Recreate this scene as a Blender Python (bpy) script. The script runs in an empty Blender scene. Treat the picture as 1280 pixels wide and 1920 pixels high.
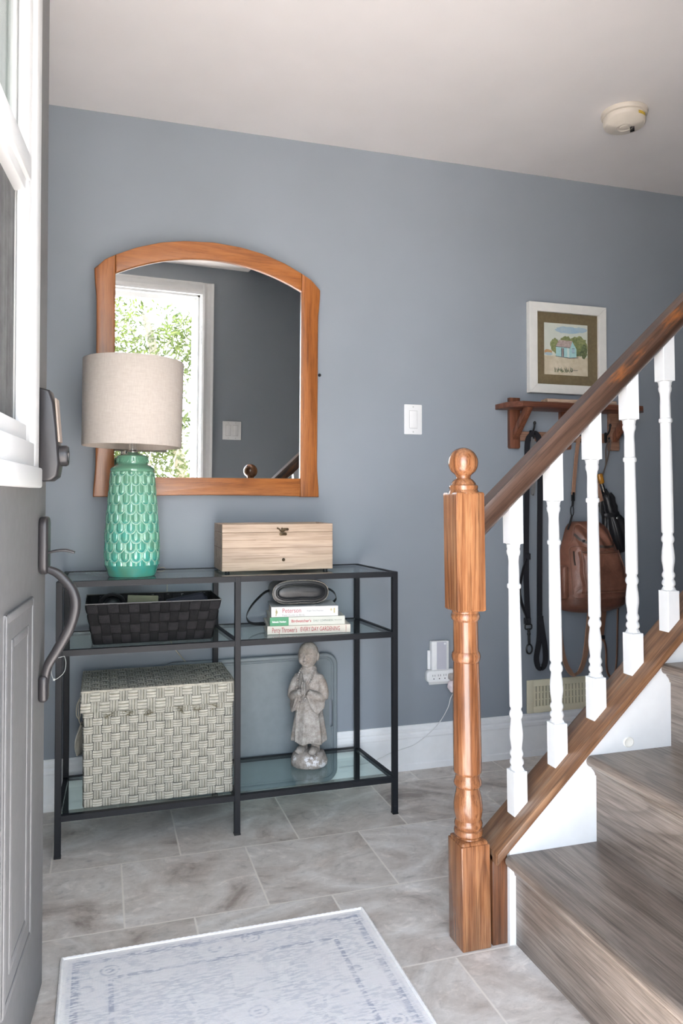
import bpy, bmesh, math, random
from mathutils import Vector, Matrix, Euler, noise as mnoise

random.seed(7)
C = bpy.context.scene.collection
SC = bpy.context.scene
PI = math.pi
V = Vector

# ------------------------------------------------------------------ camera
cam_d = bpy.data.cameras.new('camera')
cam = bpy.data.objects.new('camera', cam_d)
C.objects.link(cam)
SC.camera = cam
YAW, PITCH = math.radians(17.47), math.radians(1.2)
cam.location = (0, -2.713, 1.03)
cam.rotation_euler = (PI / 2 + PITCH, 0, -YAW)
cam_d.sensor_fit = 'VERTICAL'
cam_d.sensor_height = 36
cam_d.sensor_width = 24
cam_d.lens = 1430 / 1920 * 36
cam_d.shift_x = 0.0
cam_d.shift_y = -(960 - 905.05) / 1920
cam_d.clip_start = 0.05

# ------------------------------------------------------------------ world, daylight, exposure
W = bpy.data.worlds.new('World')
SC.world = W
W.use_nodes = True
wt = W.node_tree
wt.nodes.clear()
w_out = wt.nodes.new('ShaderNodeOutputWorld')
w_bg = wt.nodes.new('ShaderNodeBackground')
w_tc = wt.nodes.new('ShaderNodeTexCoord')
w_sep = wt.nodes.new('ShaderNodeSeparateXYZ')
w_rmp = wt.nodes.new('ShaderNodeValToRGB')
wt.links.new(w_tc.outputs['Generated'], w_sep.inputs[0])
wt.links.new(w_sep.outputs['Z'], w_rmp.inputs[0])
cr_ = w_rmp.color_ramp
cr_.elements[0].position = 0.0
cr_.elements[0].color = (0.95, 0.97, 1.0, 1)
cr_.elements[1].position = 0.8
cr_.elements[1].color = (0.16, 0.22, 0.33, 1)
e_ = cr_.elements.new(0.28)
e_.color = (0.52, 0.62, 0.74, 1)
wt.links.new(w_rmp.outputs[0], w_bg.inputs[0])
w_bg.inputs[1].default_value = 15.0
wt.links.new(w_bg.outputs[0], w_out.inputs[0])

sun_d = bpy.data.lights.new('sun', 'SUN')
sun = bpy.data.objects.new('sun', sun_d)
C.objects.link(sun)
sun.rotation_euler = V((0.05, 0.48, -0.875)).to_track_quat('-Z', 'Y').to_euler()
sun_d.energy = 48.0
sun_d.angle = 0.02
sun_d.color = (1.0, 0.96, 0.91)

# daylight falling on the porch and in at the open door
def area(name, loc, target, sx, sy, power, color):
    d = bpy.data.lights.new(name, 'AREA')
    d.shape = 'RECTANGLE'
    d.size, d.size_y = sx, sy
    d.energy = power
    d.color = color
    o = bpy.data.objects.new(name, d)
    C.objects.link(o)
    o.location = loc
    o.rotation_euler = (V(target) - V(loc)).to_track_quat('-Z', 'Y').to_euler()
    return o

po = area('door_portal', (0.285, -2.17, 1.1), (0.285, 0.0, 1.1), 0.98, 2.2, 1.0, (1, 1, 1))
po.data.cycles.is_portal = True

SC.view_settings.view_transform = 'Standard'
SC.view_settings.look = 'None'
SC.view_settings.exposure = 0.04
SC.view_settings.gamma = 1.0
SC.view_settings.use_curve_mapping = False
try:
    SC.cycles.use_denoising = True
    SC.cycles.max_bounces = 10
    SC.cycles.diffuse_bounces = 5
    SC.cycles.glossy_bounces = 6
    SC.cycles.transparent_max_bounces = 16
    SC.cycles.sample_clamp_indirect = 8.0
except Exception:
    pass


# ------------------------------------------------------------------ node helpers
class NT:
    def __init__(s, name):
        s.m = bpy.data.materials.new(name)
        s.m.use_nodes = True
        s.t = s.m.node_tree
        s.n = s.t.nodes
        s.p = s.n['Principled BSDF']
        s.out = s.n['Material Output']

    def new(s, typ, **kw):
        n = s.n.new('ShaderNode' + typ)
        for k, v in kw.items():
            setattr(n, k, v)
        return n

    def lk(s, a, b):
        s.t.links.new(a, b)

    def coord(s, which='Object', scale=(1, 1, 1), rot=(0, 0, 0), loc=(0, 0, 0)):
        tc = s.new('TexCoord')
        mp = s.new('Mapping')
        mp.inputs['Scale'].default_value = scale
        mp.inputs['Rotation'].default_value = rot
        mp.inputs['Location'].default_value = loc
        s.lk(tc.outputs[which], mp.inputs[0])
        return mp.outputs[0]

    def noise(s, vec, scale, detail=3, rough=0.55, dist=0.0, out='Fac'):
        n = s.new('TexNoise')
        n.inputs['Scale'].default_value = scale
        n.inputs['Detail'].default_value = detail
        n.inputs['Roughness'].default_value = rough
        n.inputs['Distortion'].default_value = dist
        if vec is not None:
            s.lk(vec, n.inputs['Vector'])
        return n.outputs[out]

    def ramp(s, fac, stops, interp='LINEAR'):
        r = s.new('ValToRGB')
        cr = r.color_ramp
        cr.interpolation = interp
        while len(cr.elements) > 1:
            cr.elements.remove(cr.elements[0])
        for i, (p, c) in enumerate(stops):
            if isinstance(c, (int, float)):
                c = (c, c, c)
            e = cr.elements[0] if i == 0 else cr.elements.new(p)
            e.position = p
            e.color = (c[0], c[1], c[2], 1)
        s.lk(fac, r.inputs[0])
        return r.outputs[0]

    def math(s, op, a, b=None, c=None):
        n = s.new('Math', operation=op)
        for i, x in enumerate((a, b, c)):
            if x is None:
                continue
            if isinstance(x, (int, float)):
                n.inputs[i].default_value = x
            else:
                s.lk(x, n.inputs[i])
        return n.outputs[0]

    def mix(s, fac, a, b, mode='MIX'):
        n = s.new('Mix', data_type='RGBA', blend_type=mode)
        for i, x in ((0, fac), (6, a), (7, b)):
            if isinstance(x, (int, float)):
                n.inputs[i].default_value = x
            elif isinstance(x, (tuple, list)):
                n.inputs[i].default_value = (x[0], x[1], x[2], 1)
            else:
                s.lk(x, n.inputs[i])
        return n.outputs[2]

    def bump(s, h, strength=0.3, dist=0.002):
        b = s.new('Bump')
        b.inputs['Strength'].default_value = strength
        b.inputs['Distance'].default_value = dist
        s.lk(h, b.inputs['Height'])
        s.lk(b.outputs[0], s.p.inputs['Normal'])

    def set(s, **kw):
        al = dict(col='Base Color', rough='Roughness', metal='Metallic', spec='Specular IOR Level',
                  coat='Coat Weight', coatr='Coat Roughness', sheen='Sheen Weight', trans='Transmission Weight',
                  sss='Subsurface Weight')
        for k, v in kw.items():
            i = s.p.inputs[al[k]]
            if isinstance(v, (int, float)):
                i.default_value = v
            elif isinstance(v, (tuple, list)):
                i.default_value = (v[0], v[1], v[2], 1)
            else:
                s.lk(v, i)
        return s


def schlick(t, f0):
    lw = t.new('LayerWeight')
    lw.inputs['Blend'].default_value = 0.5
    p5 = t.math('POWER', lw.outputs['Facing'], 5.0)
    return t.math('MULTIPLY_ADD', p5, 1.0 - f0, f0)


def flat(name, col, rough=0.5, metal=0.0, bump=0.0, bscale=200, spec=0.5, coat=0.0, var=0.06):
    t = NT(name)
    vec = t.coord()
    nz = t.noise(vec, bscale * 0.15, 2)
    c = t.ramp(nz, [(0.3, tuple(x * (1 - var) for x in col)), (0.7, tuple(min(1, x * (1 + var)) for x in col))])
    t.set(col=c, rough=rough, metal=metal, spec=spec, coat=coat)
    if bump:
        t.bump(t.noise(vec, bscale, 2), bump, 0.001)
    return t.m


def wood(name, dark, mid, light, axis=2, rough=0.35, coat=0.0, rot=(0, 0, 0), rings=16, sc=5.0, stretch=0.09,
         pore=0.5, line=0.6, wear=None, wear_at=(0.5, 0.62), streak_sc=95, bump=0.15):
    t = NT(name)
    base = t.coord('Object', rot=rot)

    def stretched(k):
        s1 = [1, 1, 1]
        s1[axis] = k
        mp = t.new('Mapping')
        mp.inputs['Scale'].default_value = s1
        t.lk(base, mp.inputs[0])
        return mp.outputs[0]
    n1 = t.noise(stretched(stretch), sc, 2, 0.5, 0.35)
    saw = t.math('FRACT', t.math('MULTIPLY', n1, float(rings)))
    ln = t.ramp(saw, [(0.0, 0.9), (0.10, 0.7), (0.34, 0.12), (0.75, 0.0), (0.93, 0.25), (1.0, 0.9)])
    streak = t.noise(stretched(0.035), streak_sc, 5, 0.72)
    blot = t.noise(stretched(0.35), 7, 4, 0.6)
    f = t.math('MULTIPLY_ADD', streak, 0.6, t.math('MULTIPLY', blot, 0.4))
    col = t.ramp(f, [(0.34, dark), (0.49, mid), (0.66, light)])
    col = t.mix(t.math('MULTIPLY', ln, line), col, tuple(x * 0.75 for x in dark))
    fine = t.noise(stretched(0.02), 330, 3, 0.65)
    pr = t.ramp(fine, [(0.36, 1.0), (0.47, 0.0)])
    col = t.mix(t.math('MULTIPLY', pr, pore), col, tuple(x * 0.5 for x in dark))
    if wear is not None:
        wn = t.noise(stretched(0.18), 17, 5, 0.7)
        wf = t.ramp(wn, [(wear_at[0], 0.0), (wear_at[1], 1.0)])
        col = t.mix(t.math('MULTIPLY', wf, 0.75), col, t.mix(t.math('MULTIPLY', ln, 0.5), wear, dark))
    t.set(col=col, rough=rough, coat=coat, coatr=0.15)
    t.bump(t.math('SUBTRACT', streak, t.math('MULTIPLY', ln, 0.3)), bump, 0.0006)
    return t.m


# ------------------------------------------------------------------ mesh helpers
def box(bm, lo, hi, b=0.0, seg=2, mi=0):
    lo, hi = V(lo), V(hi)
    vs = [bm.verts.new((x, y, z)) for x in (lo.x, hi.x) for y in (lo.y, hi.y) for z in (lo.z, hi.z)]
    q = [(0, 1, 3, 2), (4, 6, 7, 5), (0, 4, 5, 1), (2, 3, 7, 6), (0, 2, 6, 4), (1, 5, 7, 3)]
    fs = [bm.faces.new([vs[i] for i in f]) for f in q]
    for f in fs:
        f.material_index = mi
    if b > 0:
        es = list({e for f in fs for e in f.edges})
        r = bmesh.ops.bevel(bm, geom=es, offset=b, segments=seg, affect='EDGES', profile=0.5)
        for f in r['faces']:
            f.material_index = mi
    return vs


def prism(bm, poly, axis, lo, hi, b=0.0, mi=0, seg=2):
    """extrude a 2D polygon; axis 'y': poly=(x,z); 'x': poly=(y,z); 'z': poly=(x,y)"""
    def p(a, c, d):
        return {'y': (a, d, c), 'x': (d, a, c), 'z': (a, c, d)}[axis]
    A = [bm.verts.new(p(a, c, lo)) for a, c in poly]
    B = [bm.verts.new(p(a, c, hi)) for a, c in poly]
    n = len(poly)
    fs = [bm.faces.new(A), bm.faces.new(B[::-1])]
    for i in range(n):
        fs.append(bm.faces.new((A[i], B[i], B[(i + 1) % n], A[(i + 1) % n])))
    for f in fs:
        f.material_index = mi
    bmesh.ops.recalc_face_normals(bm, faces=fs)
    if b > 0:
        es = [e for f in fs[:2] for e in f.edges]
        r = bmesh.ops.bevel(bm, geom=list(set(es)), offset=b, segments=seg, affect='EDGES', profile=0.5)
        for f in r['faces']:
            f.material_index = mi
    return A + B


def lathe(bm, prof, c=(0, 0, 0), seg=32, mi=0, cap=True):
    c = V(c)
    rings = []
    for r, z in prof:
        rings.append([bm.verts.new((c.x + r * math.cos(2 * PI * i / seg), c.y + r * math.sin(2 * PI * i / seg), c.z + z))
                      for i in range(seg)])
    fs = []
    for a, b in zip(rings, rings[1:]):
        for i in range(seg):
            fs.append(bm.faces.new((a[i], a[(i + 1) % seg], b[(i + 1) % seg], b[i])))
    if cap:
        fs.append(bm.faces.new(rings[0][::-1]))
        fs.append(bm.faces.new(rings[-1]))
    for f in fs:
        f.material_index = mi
    return [v for r in rings for v in r]


def smooth_path(pts, n=8):
    pts = [V(p) for p in pts]
    out = []
    P = [pts[0] * 2 - pts[1]] + pts + [pts[-1] * 2 - pts[-2]]
    for i in range(1, len(P) - 2):
        a, b, c, d = P[i - 1:i + 3]
        for k in range(n):
            t = k / n
            out.append(0.5 * ((2 * b) + (c - a) * t + (2 * a - 5 * b + 4 * c - d) * t * t + (3 * b - a - 3 * c + d) * t ** 3))
    out.append(pts[-1])
    return out


def sweep(bm, pts, prof, up=None, closed=False, cap=True, scales=None, mi=0):
    """sweep 2D profile [(a,b)] along pts: a along side vector, b along normal. up: fixed side vector or None"""
    pts = [V(p) for p in pts]
    n = len(pts)
    rings = []
    prev = None
    for i, p in enumerate(pts):
        if closed:
            t = (pts[(i + 1) % n] - pts[i - 1]).normalized()
        else:
            t = (pts[min(i + 1, n - 1)] - pts[max(i - 1, 0)]).normalized()
        if up is not None:
            s = V(up[i]) if isinstance(up, list) else V(up)
            s = (s - t * s.dot(t)).normalized()
        else:
            if prev is None:
                s = t.orthogonal().normalized()
            else:
                s = (prev - t * prev.dot(t))
                s = s.normalized() if s.length > 1e-6 else t.orthogonal().normalized()
        prev = s
        nn = t.cross(s)
        k = scales[i] if scales else 1.0
        rings.append([bm.verts.new(p + s * a * k + nn * b * k) for a, b in prof])
    m = len(prof)
    fs = []
    pairs = list(zip(rings, rings[1:]))
    if closed:
        pairs.append((rings[-1], rings[0]))
    for A, B in pairs:
        for j in range(m):
            fs.append(bm.faces.new((A[j], A[(j + 1) % m], B[(j + 1) % m], B[j])))
    if cap and not closed:
        fs.append(bm.faces.new(rings[0][::-1]))
        fs.append(bm.faces.new(rings[-1]))
    for f in fs:
        f.material_index = mi
    bmesh.ops.recalc_face_normals(bm, faces=fs)
    return [v for r in rings for v in r]


def circ(r, n=10):
    return [(r * math.cos(2 * PI * i / n), r * math.sin(2 * PI * i / n)) for i in range(n)]


def tube(bm, pts, r, n=10, closed=False, scales=None, mi=0):
    return sweep(bm, pts, circ(r, n), closed=closed, scales=scales, mi=mi)


def ribbon(bm, pts, w, th, side, mi=0):
    return sweep(bm, pts, [(-w / 2, -th / 2), (w / 2, -th / 2), (w / 2, th / 2), (-w / 2, th / 2)], up=side, mi=mi)


def ball(bm, c, r, seg=20, ring=12, sc=(1, 1, 1), rot=None, mi=0):
    m = Matrix.Translation(V(c)) @ (rot.to_matrix().to_4x4() if rot else Matrix()) @ Matrix.Diagonal((r * sc[0], r * sc[1], r * sc[2], 1))
    res = bmesh.ops.create_uvsphere(bm, u_segments=seg, v_segments=ring, radius=1.0, matrix=m)
    for v in res['verts']:
        for f in v.link_faces:
            f.material_index = mi
    return res['verts']


def rrect(cx, cz, w, h, r, n=6):
    out = []
    for sx, sz, a0 in ((1, 1, 0), (-1, 1, 90), (-1, -1, 180), (1, -1, 270)):
        for i in range(n + 1):
            a = math.radians(a0 + 90 * i / n)
            out.append((cx + sx * (w / 2 - r) + r * math.cos(a), cz + sz * (h / 2 - r) + r * math.sin(a)))
    return out


def rot_all(verts, ang, pivot, axis='Z'):
    m = Matrix.Translation(V(pivot)) @ Matrix.Rotation(ang, 4, axis) @ Matrix.Translation(-V(pivot))
    for v in verts:
        v.co = m @ v.co


def wmat(o):
    m = Matrix()
    while o is not None:
        m = o.matrix_basis @ m
        o = o.parent
    return m


def obj(name, bm, mats, parent=None, smooth=True, ang=35):
    me = bpy.data.meshes.new(name)
    bm.normal_update()
    bm.to_mesh(me)
    bm.free()
    for m in (mats if isinstance(mats, (list, tuple)) else [mats]):
        me.materials.append(m)
    if smooth:
        for p in me.polygons:
            p.use_smooth = True
        try:
            me.set_sharp_from_angle(angle=math.radians(ang))
        except Exception:
            pass
    o = bpy.data.objects.new(name, me)
    C.objects.link(o)
    if parent is not None:
        me.transform(wmat(parent).inverted())
        o.parent = parent
    return o


def BM():
    return bmesh.new()


def tag(o, label, cat, group=None, kind=None):
    o['label'] = label
    o['category'] = cat
    if group:
        o['group'] = group
    if kind:
        o['kind'] = kind
    if o.type == 'MESH' and o.parent is None:      # origin to the base of the mesh
        co = [v.co for v in o.data.vertices]
        c = V(((min(v.x for v in co) + max(v.x for v in co)) / 2, (min(v.y for v in co) + max(v.y for v in co)) / 2, min(v.z for v in co)))
        o.data.transform(Matrix.Translation(-c))
        o.location = c
    return o


def thing(name, label, cat, loc=(0, 0, 0), group=None, kind=None, rz=0.0):
    o = bpy.data.objects.new(name, None)
    o.empty_display_size = 0.05
    C.objects.link(o)
    o.location = loc
    o.rotation_euler = (0, 0, rz)
    o['label'] = label
    o['category'] = cat
    if group:
        o['group'] = group
    if kind:
        o['kind'] = kind
    return o


def struct(name, bm, m, parent=None, smooth=False, label=None, cat=None):
    o = obj(name, bm, m, parent, smooth=smooth)
    if parent is None:
        o['kind'] = 'structure'
        o['label'] = label or name.replace('_', ' ')
        o['category'] = cat or name.split('_')[0]
    return o


def bake(o):
    """apply the modifiers of a mesh object without operators"""
    bpy.context.view_layer.update()
    dg = bpy.context.evaluated_depsgraph_get()
    me = bpy.data.meshes.new_from_object(o.evaluated_get(dg))
    old = o.data
    o.modifiers.clear()
    o.data = me
    bpy.data.meshes.remove(old)
    for p in me.polygons:
        p.use_smooth = True
    return o


def text(name, body, size, loc, rot, mat, parent, xs=1.0, bold=0.0, align='LEFT', th=0.0003):
    cu = bpy.data.curves.new(name, 'FONT')
    cu.body = body
    cu.size = size
    cu.align_x = align
    cu.align_y = 'CENTER'
    cu.extrude = th
    cu.offset = bold
    cu.resolution_u = 3
    o = bpy.data.objects.new(name, cu)
    C.objects.link(o)
    bpy.context.view_layer.update()
    me = bpy.data.meshes.new_from_object(o.evaluated_get(bpy.context.evaluated_depsgraph_get()))
    bpy.data.objects.remove(o)
    me.transform(Matrix.Translation(V(loc)) @ Euler(rot).to_matrix().to_4x4() @ Matrix.Diagonal((xs, 1, 1, 1)))
    me.transform(wmat(parent).inverted())
    me.materials.clear()
    me.materials.append(mat)
    q = bpy.data.objects.new(name, me)
    C.objects.link(q)
    q.parent = parent
    return q

# ------------------------------------------------------------------ materials
def wall_paint(name, col):
    t = NT(name)
    vec = t.coord()
    n = t.noise(vec, 2.2, 3)
    c = t.ramp(n, [(0.3, tuple(x * 0.96 for x in col)), (0.7, tuple(x * 1.04 for x in col))])
    t.set(col=c, rough=0.48, spec=0.35)
    t.bump(t.noise(vec, 260, 2), 0.12, 0.0006)
    return t.m


M_wall = wall_paint('blue_grey_paint', (0.235, 0.264, 0.299))
M_ceil = wall_paint('ceiling_paint', (0.88, 0.835, 0.81))
M_white = flat('white_gloss_paint', (0.70, 0.705, 0.705), 0.32, bump=0.05, var=0.02)
M_base = flat('baseboard_white_lifted', (0.86, 0.865, 0.865), 0.35, bump=0.05, var=0.02)  # same white paint, made lighter to offset dim light at the back wall
M_white2 = flat('white_plastic', (0.84, 0.84, 0.835), 0.3, var=0.01)
M_black_metal = flat('black_powder_coat', (0.009, 0.010, 0.013), 0.5, 0.0, bump=0.06, bscale=500, spec=0.28)
M_dark = flat('black_iron', (0.012, 0.012, 0.013), 0.35, 0.3)
M_door = flat('charcoal_door_paint', (0.118, 0.118, 0.121), 0.55, bump=0.05, bscale=300)
M_bronze = flat('dark_bronze', (0.030, 0.028, 0.030), 0.36, 0.25, var=0.03)

# tiles
t = NT('stone_tile')
tc = t.new('TexCoord')
sp = t.new('SeparateXYZ')
t.lk(tc.outputs['Object'], sp.inputs[0])
Yr = t.math('DIVIDE', t.math('ADD', sp.outputs['Y'], 0.112), 0.3405)
row = t.math('FLOOR', Yr)
md = t.math('FLOORED_MODULO', row, 2.0)
Xr = t.math('ADD', t.math('DIVIDE', t.math('SUBTRACT', sp.outputs['X'], 0.225), 0.3525), t.math('MULTIPLY', t.math('SUBTRACT', 1.0, md), 0.468))
colm = t.math('FLOOR', Xr)
fx, fy = t.math('FRACT', Xr), t.math('FRACT', Yr)
dx = t.math('MULTIPLY', t.math('MINIMUM', fx, t.math('SUBTRACT', 1.0, fx)), 0.3525)
dy = t.math('MULTIPLY', t.math('MINIMUM', fy, t.math('SUBTRACT', 1.0, fy)), 0.3405)
edge = t.math('MINIMUM', dx, dy)
grout = t.ramp(edge, [(0.0019, 1.0), (0.0028, 0.0)])
tid = t.math('MULTIPLY_ADD', row, 7.31, t.math('MULTIPLY', colm, 3.77))
off = t.new('CombineXYZ')
t.lk(t.math('MULTIPLY', tid, 1.7), off.inputs[0])
t.lk(t.math('MULTIPLY', tid, 0.9), off.inputs[1])
t.lk(tid, off.inputs[2])
va = t.new('VectorMath', operation='ADD')
t.lk(tc.outputs['Object'], va.inputs[0])
t.lk(off.outputs[0], va.inputs[1])
mpv = t.new('Mapping')
mpv.inputs['Scale'].default_value = (0.85, 1.25, 1)
mpv.inputs['Rotation'].default_value = (0, 0, 0.35)
t.lk(va.outputs[0], mpv.inputs[0])
n1 = t.noise(mpv.outputs[0], 4.2, 9, 0.60, 1.3)
n2 = t.noise(mpv.outputs[0], 9.0, 8, 0.66, 2.2)
n3 = t.noise(mpv.outputs[0], 60.0, 4, 0.6)
base = t.ramp(n1, [(0.31, (0.26, 0.210, 0.175)), (0.43, (0.52, 0.465, 0.415)), (0.56, (0.65, 0.605, 0.555)), (0.69, (0.80, 0.77, 0.73))])
vein = t.ramp(n2, [(0.30, 0.66), (0.42, 0.97), (0.56, 1.0), (0.66, 1.22)])
colt = t.mix(1.0, base, vein, 'MULTIPLY')
n4 = t.noise(mpv.outputs[0], 30.0, 7, 0.74, 1.2)
colt = t.mix(1.0, colt, t.ramp(n4, [(0.32, 0.80), (0.45, 1.0), (0.58, 1.03), (0.70, 1.25)]), 'MULTIPLY')
colt = t.mix(0.10, colt, t.ramp(n3, [(0.3, 0.2), (0.7, 0.7)]))
wn = t.new('TexWhiteNoise', noise_dimensions='1D')
t.lk(tid, wn.inputs['W'])
colt = t.mix(1.0, colt, t.ramp(wn.outputs['Value'], [(0, (0.90, 0.89, 0.88)), (1, (1.06, 1.06, 1.07))]), 'MULTIPLY')
colt = t.mix(grout, colt, (0.80, 0.75, 0.68))
t.set(col=colt, rough=t.ramp(n2, [(0.3, 0.30), (0.7, 0.46)]), spec=0.4)
t.bump(t.math('SUBTRACT', t.math('MULTIPLY', n2, 0.5), grout), 0.25, 0.0015)
M_tile = t.m

M_oak_v = wood('newel_oak', (0.10, 0.034, 0.013), (0.25, 0.102, 0.042), (0.40, 0.205, 0.095), 2, 0.24, 0.3, rings=7, sc=9, stretch=0.07)
M_oak_dk = wood('newel_oak_stained', (0.06, 0.022, 0.011), (0.14, 0.055, 0.024), (0.23, 0.095, 0.040), 2, 0.32, 0.15, rings=7, sc=9)
SLOPE = 0.925
RAKE = math.atan(SLOPE)
M_rail = wood('worn_handrail_oak', (0.032, 0.017, 0.011), (0.082, 0.046, 0.032), (0.135, 0.080, 0.056), 0, 0.34, 0.2,
              rot=(0, RAKE, 0), rings=5, sc=10, wear=(0.30, 0.105, 0.03), wear_at=(0.58, 0.68))
M_shoe = wood('shoe_rail_oak', (0.055, 0.024, 0.012), (0.175, 0.085, 0.042), (0.31, 0.175, 0.095), 0, 0.36, 0.15,
              rot=(0, RAKE, 0), rings=9, sc=7, wear=(0.18, 0.135, 0.105), wear_at=(0.52, 0.64))
M_tread = wood('grey_brown_tread_oak', (0.068, 0.050, 0.039), (0.19, 0.153, 0.127), (0.31, 0.267, 0.232), 1, 0.36, 0.08,
               rings=15, sc=4, stretch=0.16, streak_sc=150, line=0.5, wear=(0.25, 0.215, 0.187), wear_at=(0.5, 0.85))
M_mirror_v = wood('mirror_oak_upright', (0.150, 0.045, 0.011), (0.31, 0.105, 0.025), (0.40, 0.150, 0.042), 2, 0.32, 0.12, rings=7, sc=9, pore=0.3, line=0.35)
M_mirror_h = wood('mirror_oak_crosswise', (0.150, 0.045, 0.011), (0.31, 0.105, 0.025), (0.40, 0.150, 0.042), 0, 0.32, 0.12, rings=7, sc=9, pore=0.3, line=0.35)
M_shelf_h = wood('hook_shelf_wood', (0.055, 0.02, 0.012), (0.14, 0.050, 0.029), (0.22, 0.085, 0.05), 0, 0.45, rings=6, sc=8)
M_shelf_v = wood('hook_shelf_wood_upright', (0.065, 0.023, 0.012), (0.17, 0.060, 0.031), (0.26, 0.105, 0.060), 2, 0.45, rings=6, sc=8)
M_shelf_p = wood('hook_board_pale_wood', (0.15, 0.072, 0.042), (0.27, 0.145, 0.095), (0.37, 0.21, 0.14), 0, 0.5, rings=6, sc=8, line=0.3)
M_drift = wood('bleached_wood', (0.20, 0.12, 0.08), (0.40, 0.29, 0.21), (0.60, 0.48, 0.38), 0, 0.8, rings=8, sc=12)
M_boxwood = wood('bleached_box_wood', (0.25, 0.165, 0.11), (0.46, 0.345, 0.255), (0.56, 0.44, 0.345), 0, 0.5, rings=5, sc=9, stretch=0.10, pore=0.3, line=0.35, streak_sc=70)

# ------------------------------------------------------------------ the room
H = 2.354
FW = -2.09           # inner face of the front wall
bm = BM(); box(bm, (-0.55, -2.21, -0.12), (4.3, 0.12, 0.0))
struct('floor', bm, M_tile, label='grey stone tile floor laid in staggered rows', cat='floor')
bm = BM(); box(bm, (-0.55, 0.0, 0.0), (4.3, 0.12, H))
struct('wall_back', bm, M_wall, label='blue grey painted wall behind the console table', cat='wall')
bm = BM(); box(bm, (-0.55, -2.19, 0.0), (-0.42, 0.0, H))
struct('wall_left', bm, M_wall, label='blue grey side wall behind the open front door', cat='wall')
bm = BM(); box(bm, (4.2, -2.09, 0.0), (4.3, 0.0, 4.7))
struct('wall_right', bm, M_wall, label='far end wall of the hall past the stairs', cat='wall')
bm = BM()
prism(bm, [(-0.42, 0), (-0.2, 0), (-0.2, 2.20), (0.788, 2.205), (0.788, 0), (4.3, 0), (4.3, 4.7), (0.98, 4.7), (0.98, H + 0.14), (-0.42, H + 0.14)], 'y', -2.19, FW)
struct('wall_front', bm, M_wall, label='grey wall with the doorway, seen only in the mirror', cat='wall')
bm = BM()
prism(bm, [(-0.42, FW), (1.064, FW), (1.064, -1.13), (4.2, -1.13), (4.2, 0.0), (-0.42, 0.0)], 'z', H, H + 0.14)
struct('ceiling', bm, M_ceil, label='white painted hall ceiling', cat='ceiling')
bm = BM()
box(bm, (1.064, -1.13, H + 0.14), (4.2, -1.03, 4.7))
box(bm, (0.98, -2.09, H + 0.14), (1.064, -1.03, 4.7))
struct('wall_stairwell', bm, M_wall, label='upper wall around the stairwell opening', cat='wall')
bm = BM(); box(bm, (0.98, -2.19, 4.7), (4.3, -1.03, 4.8))
struct('ceiling_stairwell', bm, M_ceil, label='ceiling above the stairwell', cat='ceiling')

# baseboards: tall moulded profile (y outwards negative)
BP = [(0, 0), (-0.014, 0), (-0.014, 0.022), (-0.0105, 0.026), (-0.0105, 0.118), (-0.013, 0.124), (-0.013, 0.134), (-0.008, 0.141), (-0.0105, 0.147), (-0.0105, 0.154), (-0.005, 0.161), (-0.005, 0.168), (0, 0.168)]
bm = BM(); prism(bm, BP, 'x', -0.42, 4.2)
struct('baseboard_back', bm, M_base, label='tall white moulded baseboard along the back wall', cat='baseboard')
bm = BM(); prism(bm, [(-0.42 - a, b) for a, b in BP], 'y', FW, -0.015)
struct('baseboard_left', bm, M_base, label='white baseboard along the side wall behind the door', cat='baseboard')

# door casing and jambs
bm = BM()
cas = [(0, 0), (0.0, 0.012), (0.012, 0.018), (0.03, 0.014), (0.055, 0.016), (0.066, 0.022), (0.07, 0.022), (0.07, 0)]
prism(bm, [(0.774 + a, FW + b) for a, b in cas], 'z', 0.0, 2.252)
prism(bm, [(FW + b, 2.182 + a) for a, b in cas], 'x', -0.2, 0.774)
struct('trim_1', bm, M_white, label='white moulded casing around the doorway, seen in the mirror', cat='trim')
bm = BM()
box(bm, (0.770, -2.21, 0), (0.788, FW, 2.205)); box(bm, (-0.2, -2.21, 2.187), (0.770, FW, 2.205))
box(bm, (0.758, -2.165, 0), (0.770, -2.135, 2.187)); box(bm, (-0.2, -2.165, 2.175), (0.770, -2.135, 2.187))
struct('trim_2', bm, M_white, label='white door jamb and stops, seen in the mirror', cat='trim')
bm = BM()
box(bm, (0.742, -2.24, 0), (0.776, -2.212, 2.19)); box(bm, (-0.2, -2.24, 2.155), (0.742, -2.212, 2.19))
struct('trim_3', bm, M_white2, label='white storm door frame outside the doorway, seen in the mirror', cat='trim')

# ------------------------------------------------------------------ open front door
AD = math.radians(5)
DE = V((-0.113, -0.973, 0))              # free edge of the outside face
DD = V((math.sin(AD), math.cos(AD), 0))  # hinge -> free edge
DN = V((math.cos(AD), -math.sin(AD), 0)) # out of the outside face
# local frame: x = distance from the free edge towards the hinge, y = out of the face, z = up
DM = Matrix(((-DD.x, DN.x, 0, DE.x), (-DD.y, DN.y, 0, DE.y), (0, 0, 1, 0), (0, 0, 0, 1)))


def dput(verts):
    for v in verts:
        v.co = DM @ v.co


def dobj(name, bm, m, parent, **k):
    dput(bm.verts)
    bmesh.ops.reverse_faces(bm, faces=bm.faces[:]) if DM.determinant() < 0 else None
    return obj(name, bm, m, parent, **k)


door = thing('door_1', 'charcoal front door standing open, white framed window above dark handle', 'door', (-0.2, -1.96, 0), kind='structure')
LZ0, LZ1 = 1.058, 2.10      # lite outer
bm = BM()
DT = 0.045
box(bm, (0, -DT, 0.012), (0.19, 0, 2.15)); box(bm, (0.70, -DT, 0.012), (0.98, 0, 2.15))
box(bm, (0.19, -DT, 0.012), (0.70, 0, 1.10)); box(bm, (0.19, -DT, 2.06), (0.70, 0, 2.15))
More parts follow.
